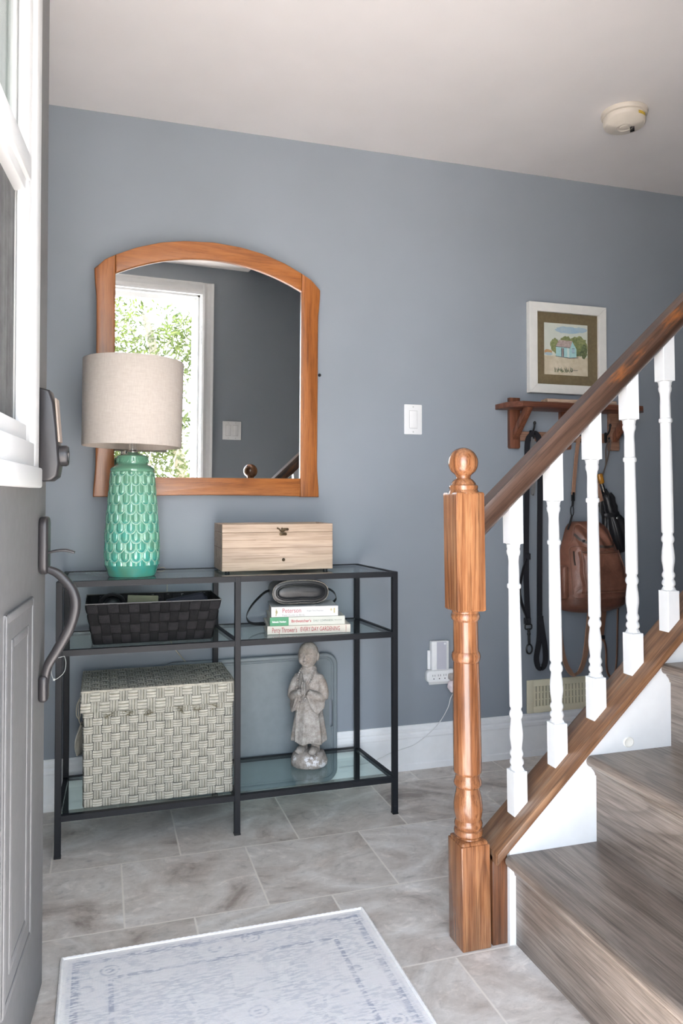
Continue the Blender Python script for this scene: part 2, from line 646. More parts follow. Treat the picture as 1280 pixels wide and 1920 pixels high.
# raised moulded panels
for x0, x1 in ((0.160, 0.41), (0.47, 0.72)):
    prism(bm, [(x0 + 0.0, 0.2), (x1, 0.2), (x1, 0.842), (x0, 0.842)], 'y', 0.0, 0.004)
    for a, b, w in ((0.0, 0.0064, 0.016), (0.045, 0.0060, 0.018)):
        xa, xb, za, zb = x0 + a, x1 - a, 0.2 + a, 0.842 - a
        box(bm, (xa, 0.0, za), (xa + w, b, zb), 0.004); box(bm, (xb - w, 0.0, za), (xb, b, zb), 0.004)
        box(bm, (xa + w, 0.0, za), (xb - w, b, za + w), 0.004); box(bm, (xa + w, 0.0, zb - w), (xb - w, b, zb), 0.004)
dobj('door_panel', bm, M_door, door)
bm = BM()
# white window frame: outer ledge, inner bead
def ring(bm, x0, x1, z0, z1, w, y0, y1, b=0.003):
    box(bm, (x0, y0, z0), (x0 + w, y1, z1), b); box(bm, (x1 - w, y0, z0), (x1, y1, z1), b)
    box(bm, (x0 + w, y0, z0), (x1 - w, y1, z0 + w), b); box(bm, (x0 + w, y0, z1 - w), (x1 - w, y1, z1), b)
ring(bm, 0.185, 0.71, LZ0 + 0.022, LZ1, 0.052, -0.002, 0.016)
ring(bm, 0.235, 0.66, LZ0 + 0.07, LZ1 - 0.05, 0.035, -0.012, 0.008)
ring(bm, 0.235, 0.66, LZ0 + 0.07, LZ1 - 0.05, 0.027, -DT - 0.008, -0.012)
box(bm, (0.195, 0.0, LZ0 - 0.008), (0.70, 0.024, LZ0 + 0.03), 0.004)
box(bm, (0.262, -0.03, 1.585), (0.64, 0.004, 1.665), 0.006)
box(bm, (0.262, -0.02, 1.605), (0.64, 0.012, 1.65), 0.004)
dobj('window_frame', bm, flat('frame_vinyl', (0.60, 0.60, 0.595), 0.4, var=0.01), door)
# glass and insect screen
t = NT('window_glass')
fr_o = schlick(t, 0.04)
gl = t.new('BsdfGlossy'); gl.inputs['Roughness'].default_value = 0.01
tr = t.new('BsdfTransparent'); tr.inputs[0].default_value = (0.86, 0.9, 0.88, 1)
mx = t.new('MixShader')
t.lk(fr_o, mx.inputs[0]); t.lk(tr.outputs[0], mx.inputs[1]); t.lk(gl.outputs[0], mx.inputs[2]); t.lk(mx.outputs[0], t.out.inputs[0])
M_wglass = t.m
bm = BM(); box(bm, (0.255, -0.026, 1.12), (0.645, -0.022, 2.06)); dobj('glass_pane', bm, M_wglass, door)
t = NT('insect_screen')
vec = t.coord('Object', (1, 1, 1))
dust = t.noise(t.coord('Object', (1.0, 1.0, 0.05)), 60, 4)
dust2 = t.noise(vec, 30, 5, 0.7)
t.set(col=t.mix(0.4, t.ramp(dust, [(0.35, 0.045), (0.65, 0.16)]), t.ramp(dust2, [(0.3, 0.03), (0.75, 0.2)])), rough=0.7)
tr = t.new('BsdfTransparent'); mx = t.new('MixShader'); mx.inputs[0].default_value = 0.75
t.lk(tr.outputs[0], mx.inputs[1]); t.lk(t.p.outputs[0], mx.inputs[2]); t.lk(mx.outputs[0], t.out.inputs[0])
bm = BM(); box(bm, (0.262, -0.019, 1.13), (0.64, -0.0165, 1.60)); dobj('insect_screen', bm, t.m, door)
# keypad deadbolt
bm = BM()
A = [(0.0, 1.065), (0.024, 1.066), (0.036, 1.075), (0.040, 1.10), (0.037, 1.135), (0.034, 1.175), (0.028, 1.225), (0.020, 1.25), (0.0, 1.255)]
prism(bm, A, 'x', 0.038, 0.098, 0.006, seg=3)
kp = dobj('keypad_lock', bm, M_bronze, door)
bm = BM(); box(bm, (0.048, 0.0, 0), (0.088, 0.004, 0.09), 0.002)
for v in bm.verts:
    v.co = V((v.co.x, v.co.y + 0.036 - 0.085 * (v.co.z) * 1.0, v.co.z + 1.145))
dobj('keypad_cover', bm, flat('keypad_face', (0.30, 0.24, 0.20), 0.4), kp)
bm = BM(); lathe(bm, [(0.021, 0), (0.0215, 0.014), (0.019, 0.018), (0.011, 0.018), (0.010, 0.014), (0.001, 0.014)], seg=28)
for v in bm.verts:
    v.co = V((0.068 + v.co.x, 0.036 + v.co.z, 1.118 + v.co.y))
dobj('key_cylinder', bm, M_bronze, kp)
# handle set: back plate, thumb latch, S-shaped grip
bm = BM()
prism(bm, rrect(0.068, 0.935, 0.05, 0.118, 0.02), 'y', 0.0, 0.018, 0.006, seg=3)
hs = dobj('handle_set', bm, M_bronze, door)
bm = BM()
pts = smooth_path([(0.068, 0.016, 0.886), (0.068, 0.038, 0.874), (0.068, 0.062, 0.845), (0.068, 0.070, 0.812), (0.068, 0.060, 0.768), (0.068, 0.036, 0.722), (0.068, 0.017, 0.688), (0.068, 0.012, 0.655), (0.068, 0.012, 0.628)], 6)
n = len(pts)
sweep(bm, pts, [(a, b) for a, b in rrect(0, 0, 0.024, 0.018, 0.007, 4)], up=(1, 0, 0), scales=[0.8 + 0.35 * math.sin(PI * min(1, i / n * 1.1)) for i in range(n)])
box(bm, (0.052, 0.0, 0.617), (0.084, 0.019, 0.672), 0.008, 3)
dobj('grip', bm, M_bronze, hs)
bm = BM()
pts = smooth_path([(0.068, 0.012, 0.918), (0.068, 0.03, 0.923), (0.068, 0.05, 0.924), (0.068, 0.068, 0.919)], 6)
sweep(bm, pts, rrect(0, 0, 0.026, 0.005, 0.0022, 3), up=(1, 0, 0), scales=[0.65 + 0.35 * math.sin(PI * min(1, 0.15 + i / len(pts) * 0.8)) for i in range(len(pts))])
dobj('thumb_latch', bm, M_bronze, hs)

# ------------------------------------------------------------------ staircase
RISE, RUN, RX = 0.2065, 0.2195, 0.921
SY = -1.131          # face of the white stringer
st = thing('staircase', 'grey brown oak stairs climbing to the right beside white stringer', 'stairs', (0.92, -1.5, 0))
NS = 9
for k in range(NS):
    x = RX + RUN * k
    z = RISE * k
    bm = BM()
    box(bm, (x, FW + 0.001, z), (x + 0.018, SY - 0.0005, z + RISE - 0.027))
    obj('riser', bm, M_tread, st)
    bm = BM()
    zt = z + RISE
    prof = [(x + RUN + 0.016, zt), (x - 0.014, zt)]
    for i in range(1, 8):
        a = PI / 2 + PI * i / 8
        prof.append((x - 0.014 + 0.0135 * math.cos(a), zt - 0.0135 + 0.0135 * math.sin(a)))
    prof += [(x - 0.014, zt - 0.027), (x + RUN + 0.016, zt - 0.027)]
    prism(bm, prof, 'y', FW + 0.001, SY - 0.0005)
    tr_ = obj('tread', bm, M_tread, st)
    bm = BM()
    cv = [(x, zt - 0.027), (x - 0.013, zt - 0.027), (x - 0.013, zt - 0.031), (x - 0.008, zt - 0.036), (x - 0.004, zt - 0.043), (x - 0.003, zt - 0.048), (x, zt - 0.048)]
    prism(bm, cv, 'y', FW + 0.001, SY - 0.0005)
    obj('cove_moulding', bm, M_tread, tr_)


def rake(x):     # top face of the shoe rail
    return 0.452 + SLOPE * (x - 1.1176)


bm = BM()
XE = 2.85
prism(bm, [(0.905, 0), (XE, 0), (XE, rake(XE) - 0.026), (0.905, rake(0.905) - 0.026)], 'y', SY, -1.052)
sg = obj('stringer_panel', bm, M_white, st, smooth=False)
bm = BM(); lathe(bm, [(0.014, 0), (0.0145, 0.002), (0.0125, 0.0035), (0.010, 0.0025), (0.0005, 0.002)], seg=32)
for v in bm.verts:
    v.co = V((1.233 + v.co.x * 1.05, SY - v.co.z, 0.435 + v.co.y * 0.85))
pl = obj('round_plug', bm, flat('plug_cream', (0.80, 0.77, 0.70), 0.4, var=0.02), sg); pl['label'] = 'cream round plug cap'
bm = BM(); box(bm, (0.866, -1.122, 0), (0.905, -1.052, rake(0.885) - 0.03), 0.002)
sp_ = obj('end_strip', bm, M_oak_dk, st); sp_['label'] = 'dark wood end strip'

# ------------------------------------------------------------------ balustrade
LEAN = -0.0125
NX, NY = 0.8238, -1.0908
bal = thing('stair_railing', 'oak newel post and handrail with white turned balusters', 'railing', (NX, NY, 0))


def lean(verts, x0=None):
    for v in verts:
        v.co.x += LEAN * v.co.z


def zv(v):
    return 1.1166 - (v - 866) * 0.0012453


bm = BM()
w = 0.0362
box(bm, (NX - w, NY - w, 0.0), (NX + w, NY + w, 0.236), 0.0025)
box(bm, (NX - w * 0.93, NY - w * 0.93, 0.230), (NX + w * 0.93, NY + w * 0.93, 0.244), 0.006, 3)
wb = 0.0358
vs = box(bm, (NX - wb, NY - wb, 0.768), (NX + wb, NY + wb, 1.046))
es = list({e for v in vs for e in v.link_edges if abs(e.verts[0].co.z - e.verts[1].co.z) < 1e-5})
bmesh.ops.bevel(bm, geom=es, offset=0.009, segments=4, affect='EDGES', profile=0.6)
es = [e for e in bm.edges if min(v.co.z for v in e.verts) > 0.77 and max(v.co.z for v in e.verts) < 1.042 and abs(e.verts[0].co.z - e.verts[1].co.z) > 0.15]
bmesh.ops.bevel(bm, geom=es, offset=0.0018, segments=2, affect='EDGES')
K = 0.001236 / 2
prof = [(54, 1581), (55, 1576), (54, 1571), (47, 1568), (46, 1565), (54, 1560), (55, 1555), (53, 1551), (48, 1549), (52, 1545), (53, 1541), (51, 1537),
        (48, 1533), (51, 1526), (54.5, 1515), (54, 1504), (50, 1492), (45, 1481), (44, 1474), (50, 1471), (53, 1466), (51, 1461), (47, 1456), (46.5, 1450),
        (52, 1446), (53, 1444), (53, 1400), (52.5, 1350), (51, 1290), (49, 1248), (48.5, 1241), (53, 1237), (55, 1231), (53, 1225), (48, 1221), (47.5, 1214),
        (46.5, 1168), (46.5, 1165), (53, 1161), (55, 1156), (53, 1151), (50, 1149), (52, 1146), (52, 1142)]
lathe(bm, [(a * K, zv(v)) for a, v in prof], (NX, NY, 0), 40)
prof = [(60, 927), (56, 921), (53, 919), (55, 914), (54, 911), (48, 909), (46, 906), (38, 901), (28, 897.5), (27, 895), (29, 892), (33, 890)]
for i in range(1, 12):
    a = -0.86 + (PI / 2 + 0.86) * i / 11.0
    prof.append((max(0.3, 57 * math.cos(a)), 867.5 - 28.5 * math.sin(a)))
lathe(bm, [(a * K, zv(v)) for a, v in prof], (NX, NY, 0), 40)
lean(bm.verts)
obj('newel_post', bm, M_oak_v, bal, ang=28)

# handrail
bm = BM()
d = V((1, 0, SLOPE)).normalized()
p0 = V((0.830, NY, 0.989 + 0.921 * (0.830 - 0.8683)))
L = 2.6
prof = [(-0.0245, -0.027), (0.0245, -0.027), (0.029, -0.020), (0.030, -0.006), (0.0295, 0.008), (0.025, 0.019), (0.015, 0.026), (0, 0.028), (-0.015, 0.026), (-0.025, 0.019), (-0.0295, 0.008), (-0.030, -0.006), (-0.029, -0.020)]
sweep(bm, [p0 + d * (L * i / 6) for i in range(7)], [(a, -b) for a, b in prof], up=(0, 1, 0))
obj('handrail', bm, M_rail, bal, ang=50)
# shoe rail with a shallow fillet lip
bm = BM()
xs, xe = 0.866, 2.85
def slab(y0, y1, t0, t1, b=0.003):
    prism(bm, [(xs, rake(xs) - t0), (xe, rake(xe) - t0), (xe, rake(xe) - t1), (xs, rake(xs) - t1)], 'y', y0, y1, b)
slab(-1.148, -1.040, 0.0, 0.026)
obj('shoe_rail', bm, M_shoe, bal)

# one baluster, then copies up the rake
bx = 0.9491 + 0.0006
bm = BM()
hw = 0.0178
zb = rake(0.949)
v0 = box(bm, (bx - hw, NY - hw, zb - 0.022), (bx + hw, NY + hw, 0.390))
for v in v0:
    if v.co.z < 0.35:
        v.co.z = rake(v.co.x) - 0.004
es = [e for e in bm.edges if all(v.co.z > 0.38 for v in e.verts)]
bmesh.ops.bevel(bm, geom=es, offset=0.006, segments=3, affect='EDGES')
topz = 0.989 + 0.921 * (bx - 0.8683) - 0.035
v1 = box(bm, (bx - hw, NY - hw, 0.917), (bx + hw, NY + hw, topz))
for v in v1:
    if v.co.z > 1.0:
        v.co.z = topz + SLOPE * (v.co.x - bx) + 0.004
es = [e for e in bm.edges if all(0.90 < v.co.z < 0.93 for v in e.verts)]
bmesh.ops.bevel(bm, geom=es, offset=0.006, segments=3, affect='EDGES')
es = [e for e in bm.edges if abs(e.verts[0].co.z - e.verts[1].co.z) > 0.06]
bmesh.ops.bevel(bm, geom=es, offset=0.0012, segments=1, affect='EDGES')
prof = [(0.0150, 0.386), (0.0150, 0.392), (0.0130, 0.395), (0.0165, 0.400), (0.0168, 0.404), (0.0155, 0.409), (0.0130, 0.4125), (0.0132, 0.416), (0.0158, 0.4205), (0.0160, 0.426), (0.0140, 0.4305), (0.0125, 0.434),
        (0.0138, 0.446), (0.0160, 0.460), (0.0162, 0.470), (0.0150, 0.486), (0.0130, 0.500), (0.0124, 0.506), (0.0150, 0.510), (0.0163, 0.515), (0.0155, 0.521), (0.0125, 0.5265), (0.0126, 0.531), (0.0150, 0.5335),
        (0.0153, 0.537), (0.0152, 0.60), (0.0148, 0.68), (0.0140, 0.75), (0.0134, 0.808), (0.0135, 0.8145), (0.0160, 0.8165), (0.0168, 0.8205), (0.0160, 0.8255), (0.0134, 0.828), (0.0130, 0.86), (0.0122, 0.880),
        (0.0132, 0.892), (0.0158, 0.898), (0.0166, 0.9045), (0.0152, 0.9085), (0.0150, 0.911), (0.0160, 0.913), (0.0160, 0.921)]
lathe(bm, prof, (bx, NY, 0), 28)
for v in bm.verts:
    v.co.x += LEAN * (v.co.z - 0.3)
b0 = obj('baluster', bm, M_white, bal, ang=32)
for i in range(1, 8):
    c = b0.copy()
    C.objects.link(c)
    c.parent = bal
    c.location = (0.1108 * i, 0, 0.1108 * SLOPE * i)

# ------------------------------------------------------------------ console table
t = NT('shelf_glass')
fr_o = schlick(t, 0.045)
gl = t.new('BsdfGlossy'); gl.inputs['Roughness'].default_value = 0.015
tr = t.new('BsdfTransparent'); tr.inputs[0].default_value = (0.88, 0.955, 0.94, 1)
mx = t.new('MixShader')
t.lk(fr_o, mx.inputs[0]); t.lk(tr.outputs[0], mx.inputs[1]); t.lk(gl.outputs[0], mx.inputs[2]); t.lk(mx.outputs[0], t.out.inputs[0])
M_glass = t.m
con = thing('console_table', 'black metal console table with three levels of glass shelves', 'table', (0.4, -0.19, 0))
YF, YB = -0.362, -0.043
LXF = [-0.1135, 0.4035, 0.9225]
LXB = [-0.105, 0.381, 0.899]
hwl = 0.009
ZT = 0.790
LV = [(0.1205, 'low'), (0.5925, 'mid'), (ZT, 'top')]
for xs_, y in ((LXF, YF), (LXB, YB)):
    for x in xs_:
        bm = BM(); box(bm, (x - hwl, y - hwl, 0.004), (x + hwl, y + hwl, ZT), 0.001, 1)
        l = obj('leg', bm, M_black_metal, con)
        bm = BM(); box(bm, (x - hwl - 0.001, y - hwl - 0.001, 0), (x + hwl + 0.001, y + hwl + 0.001, 0.005), 0.001, 1)
        obj('foot_cap', bm, M_dark, l)


def bar(bm, a, b, w, z0, z1):
    a, b = V((a[0], a[1], 0)), V((b[0], b[1], 0))
    dd = (b - a).normalized(); nn = V((-dd.y, dd.x, 0)) * w / 2
    P = [a + nn, b + nn, b - nn, a - nn]
    prism(bm, [(p.x, p.y) for p in P], 'z', z0, z1)


for z, nm in LV:
    bm = BM()
    z0 = z - 0.0168
    for i in range(2):
        bar(bm, (LXF[i] + hwl, YF), (LXF[i + 1] - hwl, YF), 0.017, z0, z)
        bar(bm, (LXB[i] + hwl, YB), (LXB[i + 1] - hwl, YB), 0.014, z0 + 0.004, z)
    for i in ((0, 2) if nm == 'top' else (0, 1, 2)):
        bar(bm, (LXF[i], YF + hwl), (LXB[i], YB - hwl), 0.014, z0 + 0.003, z)
    obj('shelf_frame', bm, M_black_metal, con, smooth=False)
    panes = [(0, 2)] if nm == 'top' else [(0, 1), (1, 2)]
    for a, b in panes:
        bm = BM()
        e = 0.0078
        prism(bm, [(LXF[a] + e + 0.001, YF + 0.0095), (LXF[b] - e - 0.001, YF + 0.0095), (LXB[b] - e - 0.0005, YB - 0.0075), (LXB[a] + e + 0.0005, YB - 0.0075)], 'z', z - 0.0065, z - 0.0015)
        obj('glass_shelf', bm, M_glass, con, smooth=False)
GT, GM, GL = ZT - 0.0013, 0.5925 - 0.0013, 0.1205 - 0.0013

# ------------------------------------------------------------------ mirror
MX0, MX1, MZ0 = -0.0268, 0.7603, 1.036
TILT = math.radians(1.43)
MYAW = math.radians(2.66)
mir = thing('wall_mirror', 'arched oak framed mirror hanging above the console table', 'mirror', (0.367, -0.004, MZ0))


def arc_out(x):
    d = abs(x - 0.367)
    pts_ = [(0, 1.923), (0.10, 1.9165), (0.18, 1.902), (0.26, 1.876), (0.33, 1.843), (0.36, 1.826), (0.3935, 1.792)]
    for (a, za), (b, zb_) in zip(pts_, pts_[1:]):
        if d <= b:
            return za + (zb_ - za) * (d - a) / (b - a)
    return pts_[-1][1]


def arc_in(x):
    d = abs(x - 0.364)
    return 1.861 - 0.079 * (d / 0.323) ** 2.0


def mtilt(bm):
    for v in bm.verts:
        v.co.y -= (v.co.z - MZ0) * math.tan(TILT) + (MX1 - v.co.x) * math.tan(MYAW)


YM0, YM1 = -0.002, -0.024
# uprights with softly waisted outer edges
for sgn in (-1, 1):
    xo = MX0 if sgn < 0 else MX1
    xi = 0.0405 if sgn < 0 else 0.6885
    zt_ = arc_in(xi)
    poly = []
    for i in range(25):
        z = MZ0 + (1.792 - MZ0) * i / 24
        d1 = min(1.0, (z - MZ0) / 0.12); d2 = min(1.0, (1.792 - z) / 0.12)
        poly.append((xo - sgn * 0.0075 * (0.5 - 0.5 * math.cos(PI * min(d1, d2))), z))
    xs2 = [xo + (xi - xo) * i / 8 for i in range(1, 9)]
    poly += [(x, arc_out(x)) for x in xs2]
    poly += [(xi, zt_), (xi, MZ0)]
    bm = BM(); prism(bm, poly, 'y', YM0, YM1, 0.005, seg=3); mtilt(bm)
    obj('upright', bm, M_mirror_v, mir, ang=25)
n = 40
xs2 = [0.0405 + (0.6885 - 0.0405) * i / n for i in range(n + 1)]
bm = BM(); prism(bm, [(x, arc_in(x)) for x in xs2] + [(x, arc_out(x)) for x in xs2[::-1]], 'y', YM0, YM1 - 0.0004, 0.005, seg=3); mtilt(bm)
obj('arched_top_rail', bm, M_mirror_h, mir, ang=25)
bm = BM()
poly = [(0.0405, MZ0 + 0.002)] + [(0.0405 + 0.648 * i / 12, MZ0 + 0.002 + 0.004 * math.sin(PI * i / 12)) for i in range(1, 12)] + [(0.6885, MZ0 + 0.002), (0.6885, 1.103), (0.0405, 1.103)]
prism(bm, poly, 'y', YM0, YM1 - 0.0004, 0.004, seg=3); mtilt(bm)
obj('bottom_rail', bm, M_mirror_h, mir, ang=25)
t = NT('mirror_silver')
sm = t.noise(t.coord(), 9, 6, 0.7)
t.set(col=(0.86, 0.875, 0.865), metal=1.0, rough=t.ramp(sm, [(0.5, 0.004), (0.8, 0.05)]))
bm = BM(); prism(bm, [(0.037, 1.10)] + [(0.692, 1.10)] + [(x, arc_in(x) + 0.004) for x in [0.692 - 0.655 * i / 30 for i in range(31)]], 'y', -0.006, -0.013); mtilt(bm)
obj('mirror_glass', bm, t.m, mir, smooth=False)
bm = BM(); ball(bm, (0.7672, -0.006, 1.487), 0.006, 10, 6)
tag(obj('wall_hook', bm, M_dark), 'tiny dark hook peeking out at the right edge of the arched mirror', 'hook')

# ------------------------------------------------------------------ framed picture
pic = thing('framed_picture', 'white framed watercolour of a turquoise shed with olive mat', 'picture', (1.82, -0.001, 1.457))
PX0, PX1, PZ0, PZ1 = 1.6387, 2.0025, 1.458, 1.8262
bm = BM()
fw_ = 0.0365
for p in ([(PX0, PZ0), (PX1, PZ0), (PX1 - fw_, PZ0 + fw_), (PX0 + fw_, PZ0 + fw_)], [(PX1, PZ0), (PX1, PZ1), (PX1 - fw_, PZ1 - fw_), (PX1 - fw_, PZ0 + fw_)],
          [(PX1, PZ1), (PX0, PZ1), (PX0 + fw_, PZ1 - fw_), (PX1 - fw_, PZ1 - fw_)], [(PX0, PZ1), (PX0, PZ0), (PX0 + fw_, PZ0 + fw_), (PX0 + fw_, PZ1 - fw_)]):
    prism(bm, p, 'y', -0.001, -0.027, 0.0012, seg=1)
obj('frame', bm, flat('frame_white', (0.74, 0.73, 0.69), 0.45, var=0.03), pic, smooth=False)
bm = BM(); box(bm, (PX0 + 0.03, -0.014, PZ0 + 0.03), (PX1 - 0.03, -0.004, PZ1 - 0.03))
obj('mat_board', bm, flat('olive_linen_mat', (0.155, 0.120, 0.062), 0.9, bump=0.1, bscale=700, var=0.12), pic, smooth=False)


def pmat(name, c1, c2, sc=60):
    t = NT(name)
    n_ = t.noise(t.coord(), sc, 4, 0.65)
    t.set(col=t.ramp(n_, [(0.32, c1), (0.68, c2)]), rough=0.8)
    return t.m


ax, az, aw, ah = 1.7125, 1.536, 0.2055, 0.2115


def A2(u, v):
    return (ax + aw * u, az + ah * v)


def layer(bm, pts, k, mi):
    prism(bm, [A2(u, v) for u, v in pts], 'y', -0.0145, -0.0148 - 0.00012 * k, mi=mi)


pm = [pmat('paint_sky', (0.62, 0.66, 0.58), (0.70, 0.72, 0.64), 20), pmat('paint_blue', (0.26, 0.42, 0.58), (0.48, 0.58, 0.60), 18), pmat('paint_sand', (0.52, 0.44, 0.30), (0.70, 0.63, 0.50), 28),
      pmat('paint_bush', (0.13, 0.17, 0.06), (0.34, 0.36, 0.16), 90), pmat('paint_dark_bush', (0.05, 0.075, 0.035), (0.20, 0.24, 0.11), 120), pmat('paint_turquoise', (0.33, 0.58, 0.60), (0.46, 0.68, 0.66), 60),
      pmat('paint_roof', (0.34, 0.24, 0.22), (0.58, 0.48, 0.44), 120), pmat('paint_deep', (0.06, 0.07, 0.08), (0.14, 0.16, 0.16), 90), pmat('paint_light', (0.6, 0.72, 0.68), (0.68, 0.76, 0.70), 60), pmat('paint_red', (0.45, 0.20, 0.08), (0.5, 0.36, 0.18), 120)]
bm = BM()
layer(bm, [(0, 0), (1, 0), (1, 1), (0, 1)], 0, 0)
rr = random.Random(3)


def blob(cx, cy, rx, ry, k, mi, nn=26, jit=0.16):
    layer(bm, [(min(0.995, max(0.005, cx + rx * (1 + rr.uniform(-jit, jit)) * math.cos(2 * PI * i / nn))), min(0.99, max(0.01, cy + ry * (1 + rr.uniform(-jit, jit)) * math.sin(2 * PI * i / nn)))) for i in range(nn)], k, mi)


blob(0.55, 0.88, 0.28, 0.07, 1, 1); blob(0.83, 0.90, 0.15, 0.05, 2, 1)
layer(bm, [(0, 0), (1, 0), (1, 0.36), (0.7, 0.40), (0.3, 0.37), (0, 0.36)], 3, 2)
blob(0.78, 0.58, 0.215, 0.20, 4, 3); blob(0.50, 0.64, 0.15, 0.12, 5, 3); blob(0.24, 0.56, 0.10, 0.14, 6, 3); blob(0.92, 0.48, 0.075, 0.14, 7, 4); blob(0.80, 0.43, 0.10, 0.045, 8, 4)
blob(0.09, 0.44, 0.085, 0.045, 6, 9); blob(0.10, 0.40, 0.09, 0.03, 7, 1)
layer(bm, [(0.26, 0.355), (0.58, 0.33), (0.58, 0.345), (0.26, 0.37)], 9, 7); layer(bm, [(0.57, 0.33), (0.76, 0.345), (0.80, 0.36), (0.57, 0.35)], 10, 7)
layer(bm, [(0.265, 0.365), (0.575, 0.345), (0.575, 0.545), (0.265, 0.55)], 11, 5)
layer(bm, [(0.575, 0.345), (0.735, 0.36), (0.735, 0.52), (0.635, 0.67), (0.575, 0.545)], 12, 5)
layer(bm, [(0.255, 0.548), (0.59, 0.535), (0.645, 0.672), (0.335, 0.678)], 13, 6)
layer(bm, [(0.255, 0.542), (0.59, 0.529), (0.59, 0.54), (0.255, 0.552)], 14, 7)
layer(bm, [(0.385, 0.36), (0.445, 0.355), (0.445, 0.52), (0.385, 0.525)], 15, 7); layer(bm, [(0.405, 0.36), (0.425, 0.358), (0.425, 0.52), (0.405, 0.522)], 16, 6)
layer(bm, [(0.52, 0.352), (0.57, 0.348), (0.57, 0.53), (0.52, 0.533)], 16, 8)
layer(bm, [(0.63, 0.44), (0.69, 0.445), (0.69, 0.53), (0.63, 0.525)], 17, 1); layer(bm, [(0.63, 0.518), (0.69, 0.524), (0.69, 0.532), (0.63, 0.527)], 18, 7)
layer(bm, [(0.63, 0.435), (0.69, 0.44), (0.69, 0.447), (0.63, 0.442)], 18, 7)
for i in range(46):
    u = 0.22 + 0.42 * rr.random(); v = 0.045 + 0.05 * rr.random(); du = rr.uniform(-0.02, 0.02)
    layer(bm, [(u, v), (u + 0.01, v), (u + du + 0.003, v + 0.06 * rr.random() + 0.015)], 19, 4 if rr.random() < 0.7 else 7)
layer(bm, [(0.64, 0.095), (0.76, 0.10), (0.76, 0.108), (0.64, 0.10)], 19, 7)
obj('watercolour_print', bm, pm, pic, smooth=False)
bm = BM(); box(bm, (PX0 + 0.0345, -0.0195, PZ0 + 0.0345), (PX1 - 0.0345, -0.0185, PZ1 - 0.0345))
t = NT('picture_glass')
fr_o = schlick(t, 0.02)
gl = t.new('BsdfGlossy'); gl.inputs['Roughness'].default_value = 0.08
tr = t.new('BsdfTransparent'); mx = t.new('MixShader')
t.lk(fr_o, mx.inputs[0]); t.lk(tr.outputs[0], mx.inputs[1]); t.lk(gl.outputs[0], mx.inputs[2]); t.lk(mx.outputs[0], t.out.inputs[0])
obj('glass', bm, t.m, pic, smooth=False)

# ------------------------------------------------------------------ hook shelf
hk = thing('hook_shelf', 'brown wooden wall shelf with coat hooks below the framed picture', 'shelf', (1.81, 0, 1.23))
POST = [(1.551, 1.597), (1.786, 1.834), (2.021, 2.067)]
for i, (a, b) in enumerate(POST):
    bm = BM()
    zt_ = 1.4335 if i == 0 else 1.385
    prism(bm, [(a, 1.236), (a + 0.004, 1.2305), (b - 0.004, 1.2305), (b, 1.236), (b, zt_), (a, zt_)], 'y', 0, -0.021, 0.0015)
    obj('post', bm, M_shelf_v if i != 2 else M_shelf_p, hk)
    bm = BM()
    m_ = (a + b) / 2
    prism(bm, [(-0.0205, 1.265), (-0.0205, 1.300), (-0.102, 1.385), (-0.130, 1.385), (-0.128, 1.375)], 'x', m_ - 0.012, m_ + 0.014, 0.0015)
    obj('brace', bm, M_shelf_v, hk)
bm = BM()
prism(bm, [(1.497, 0.0), (1.497, -0.085), (1.538, -0.140), (2.09, -0.140), (2.132, -0.09), (2.132, 0.0), (1.598, 0.0), (1.598, -0.022), (1.55, -0.022), (1.55, 0.0)], 'z', 1.3845, 1.4055, 0.002)
obj('board', bm, M_shelf_h, hk)
bm = BM(); box(bm, (1.597, -0.019, 1.262), (1.786, 0, 1.300), 0.002); box(bm, (1.834, -0.019, 1.262), (2.021, 0, 1.300), 0.002)
obj('hook_rail', bm, M_shelf_p, hk)
HX = [1.645, 1.762, 1.878, 1.999]
for x in HX:
    bm = BM()
    prism(bm, rrect(x, 1.283, 0.014, 0.044, 0.006), 'y', -0.019, -0.0225, 0.001)
    tube(bm, smooth_path([(x, -0.022, 1.292), (x, -0.034, 1.297), (x, -0.046, 1.312), (x, -0.050, 1.330)], 5), 0.0036, 8)
    ball(bm, (x, -0.0503, 1.332), 0.0058, 12, 8, (1, 1, 1.3))
    tube(bm, smooth_path([(x, -0.022, 1.270), (x, -0.030, 1.264), (x, -0.040, 1.266), (x, -0.043, 1.278)], 5), 0.0033, 8)
    ball(bm, (x, -0.043, 1.279), 0.005, 10, 6)
    obj('coat_hook', bm, M_dark, hk)
bm = BM()
rr = random.Random(5)
vs = box(bm, (1.655, -0.128, 1.4057), (1.975, -0.075, 1.4205), 0.004, 2)
bmesh.ops.subdivide_edges(bm, edges=bm.edges[:], cuts=5, use_grid_fill=True)
for v in bm.verts:
    q = mnoise.noise(v.co * 40) * 0.006
    if v.co.z > 1.408:
        v.co.z += q
    v.co.y += mnoise.noise(V((v.co.x * 14, v.co.z * 30, 3))) * 0.008
tag(obj('driftwood', bm, M_drift), 'flat bleached strip of wood lying on the hook shelf', 'wood')

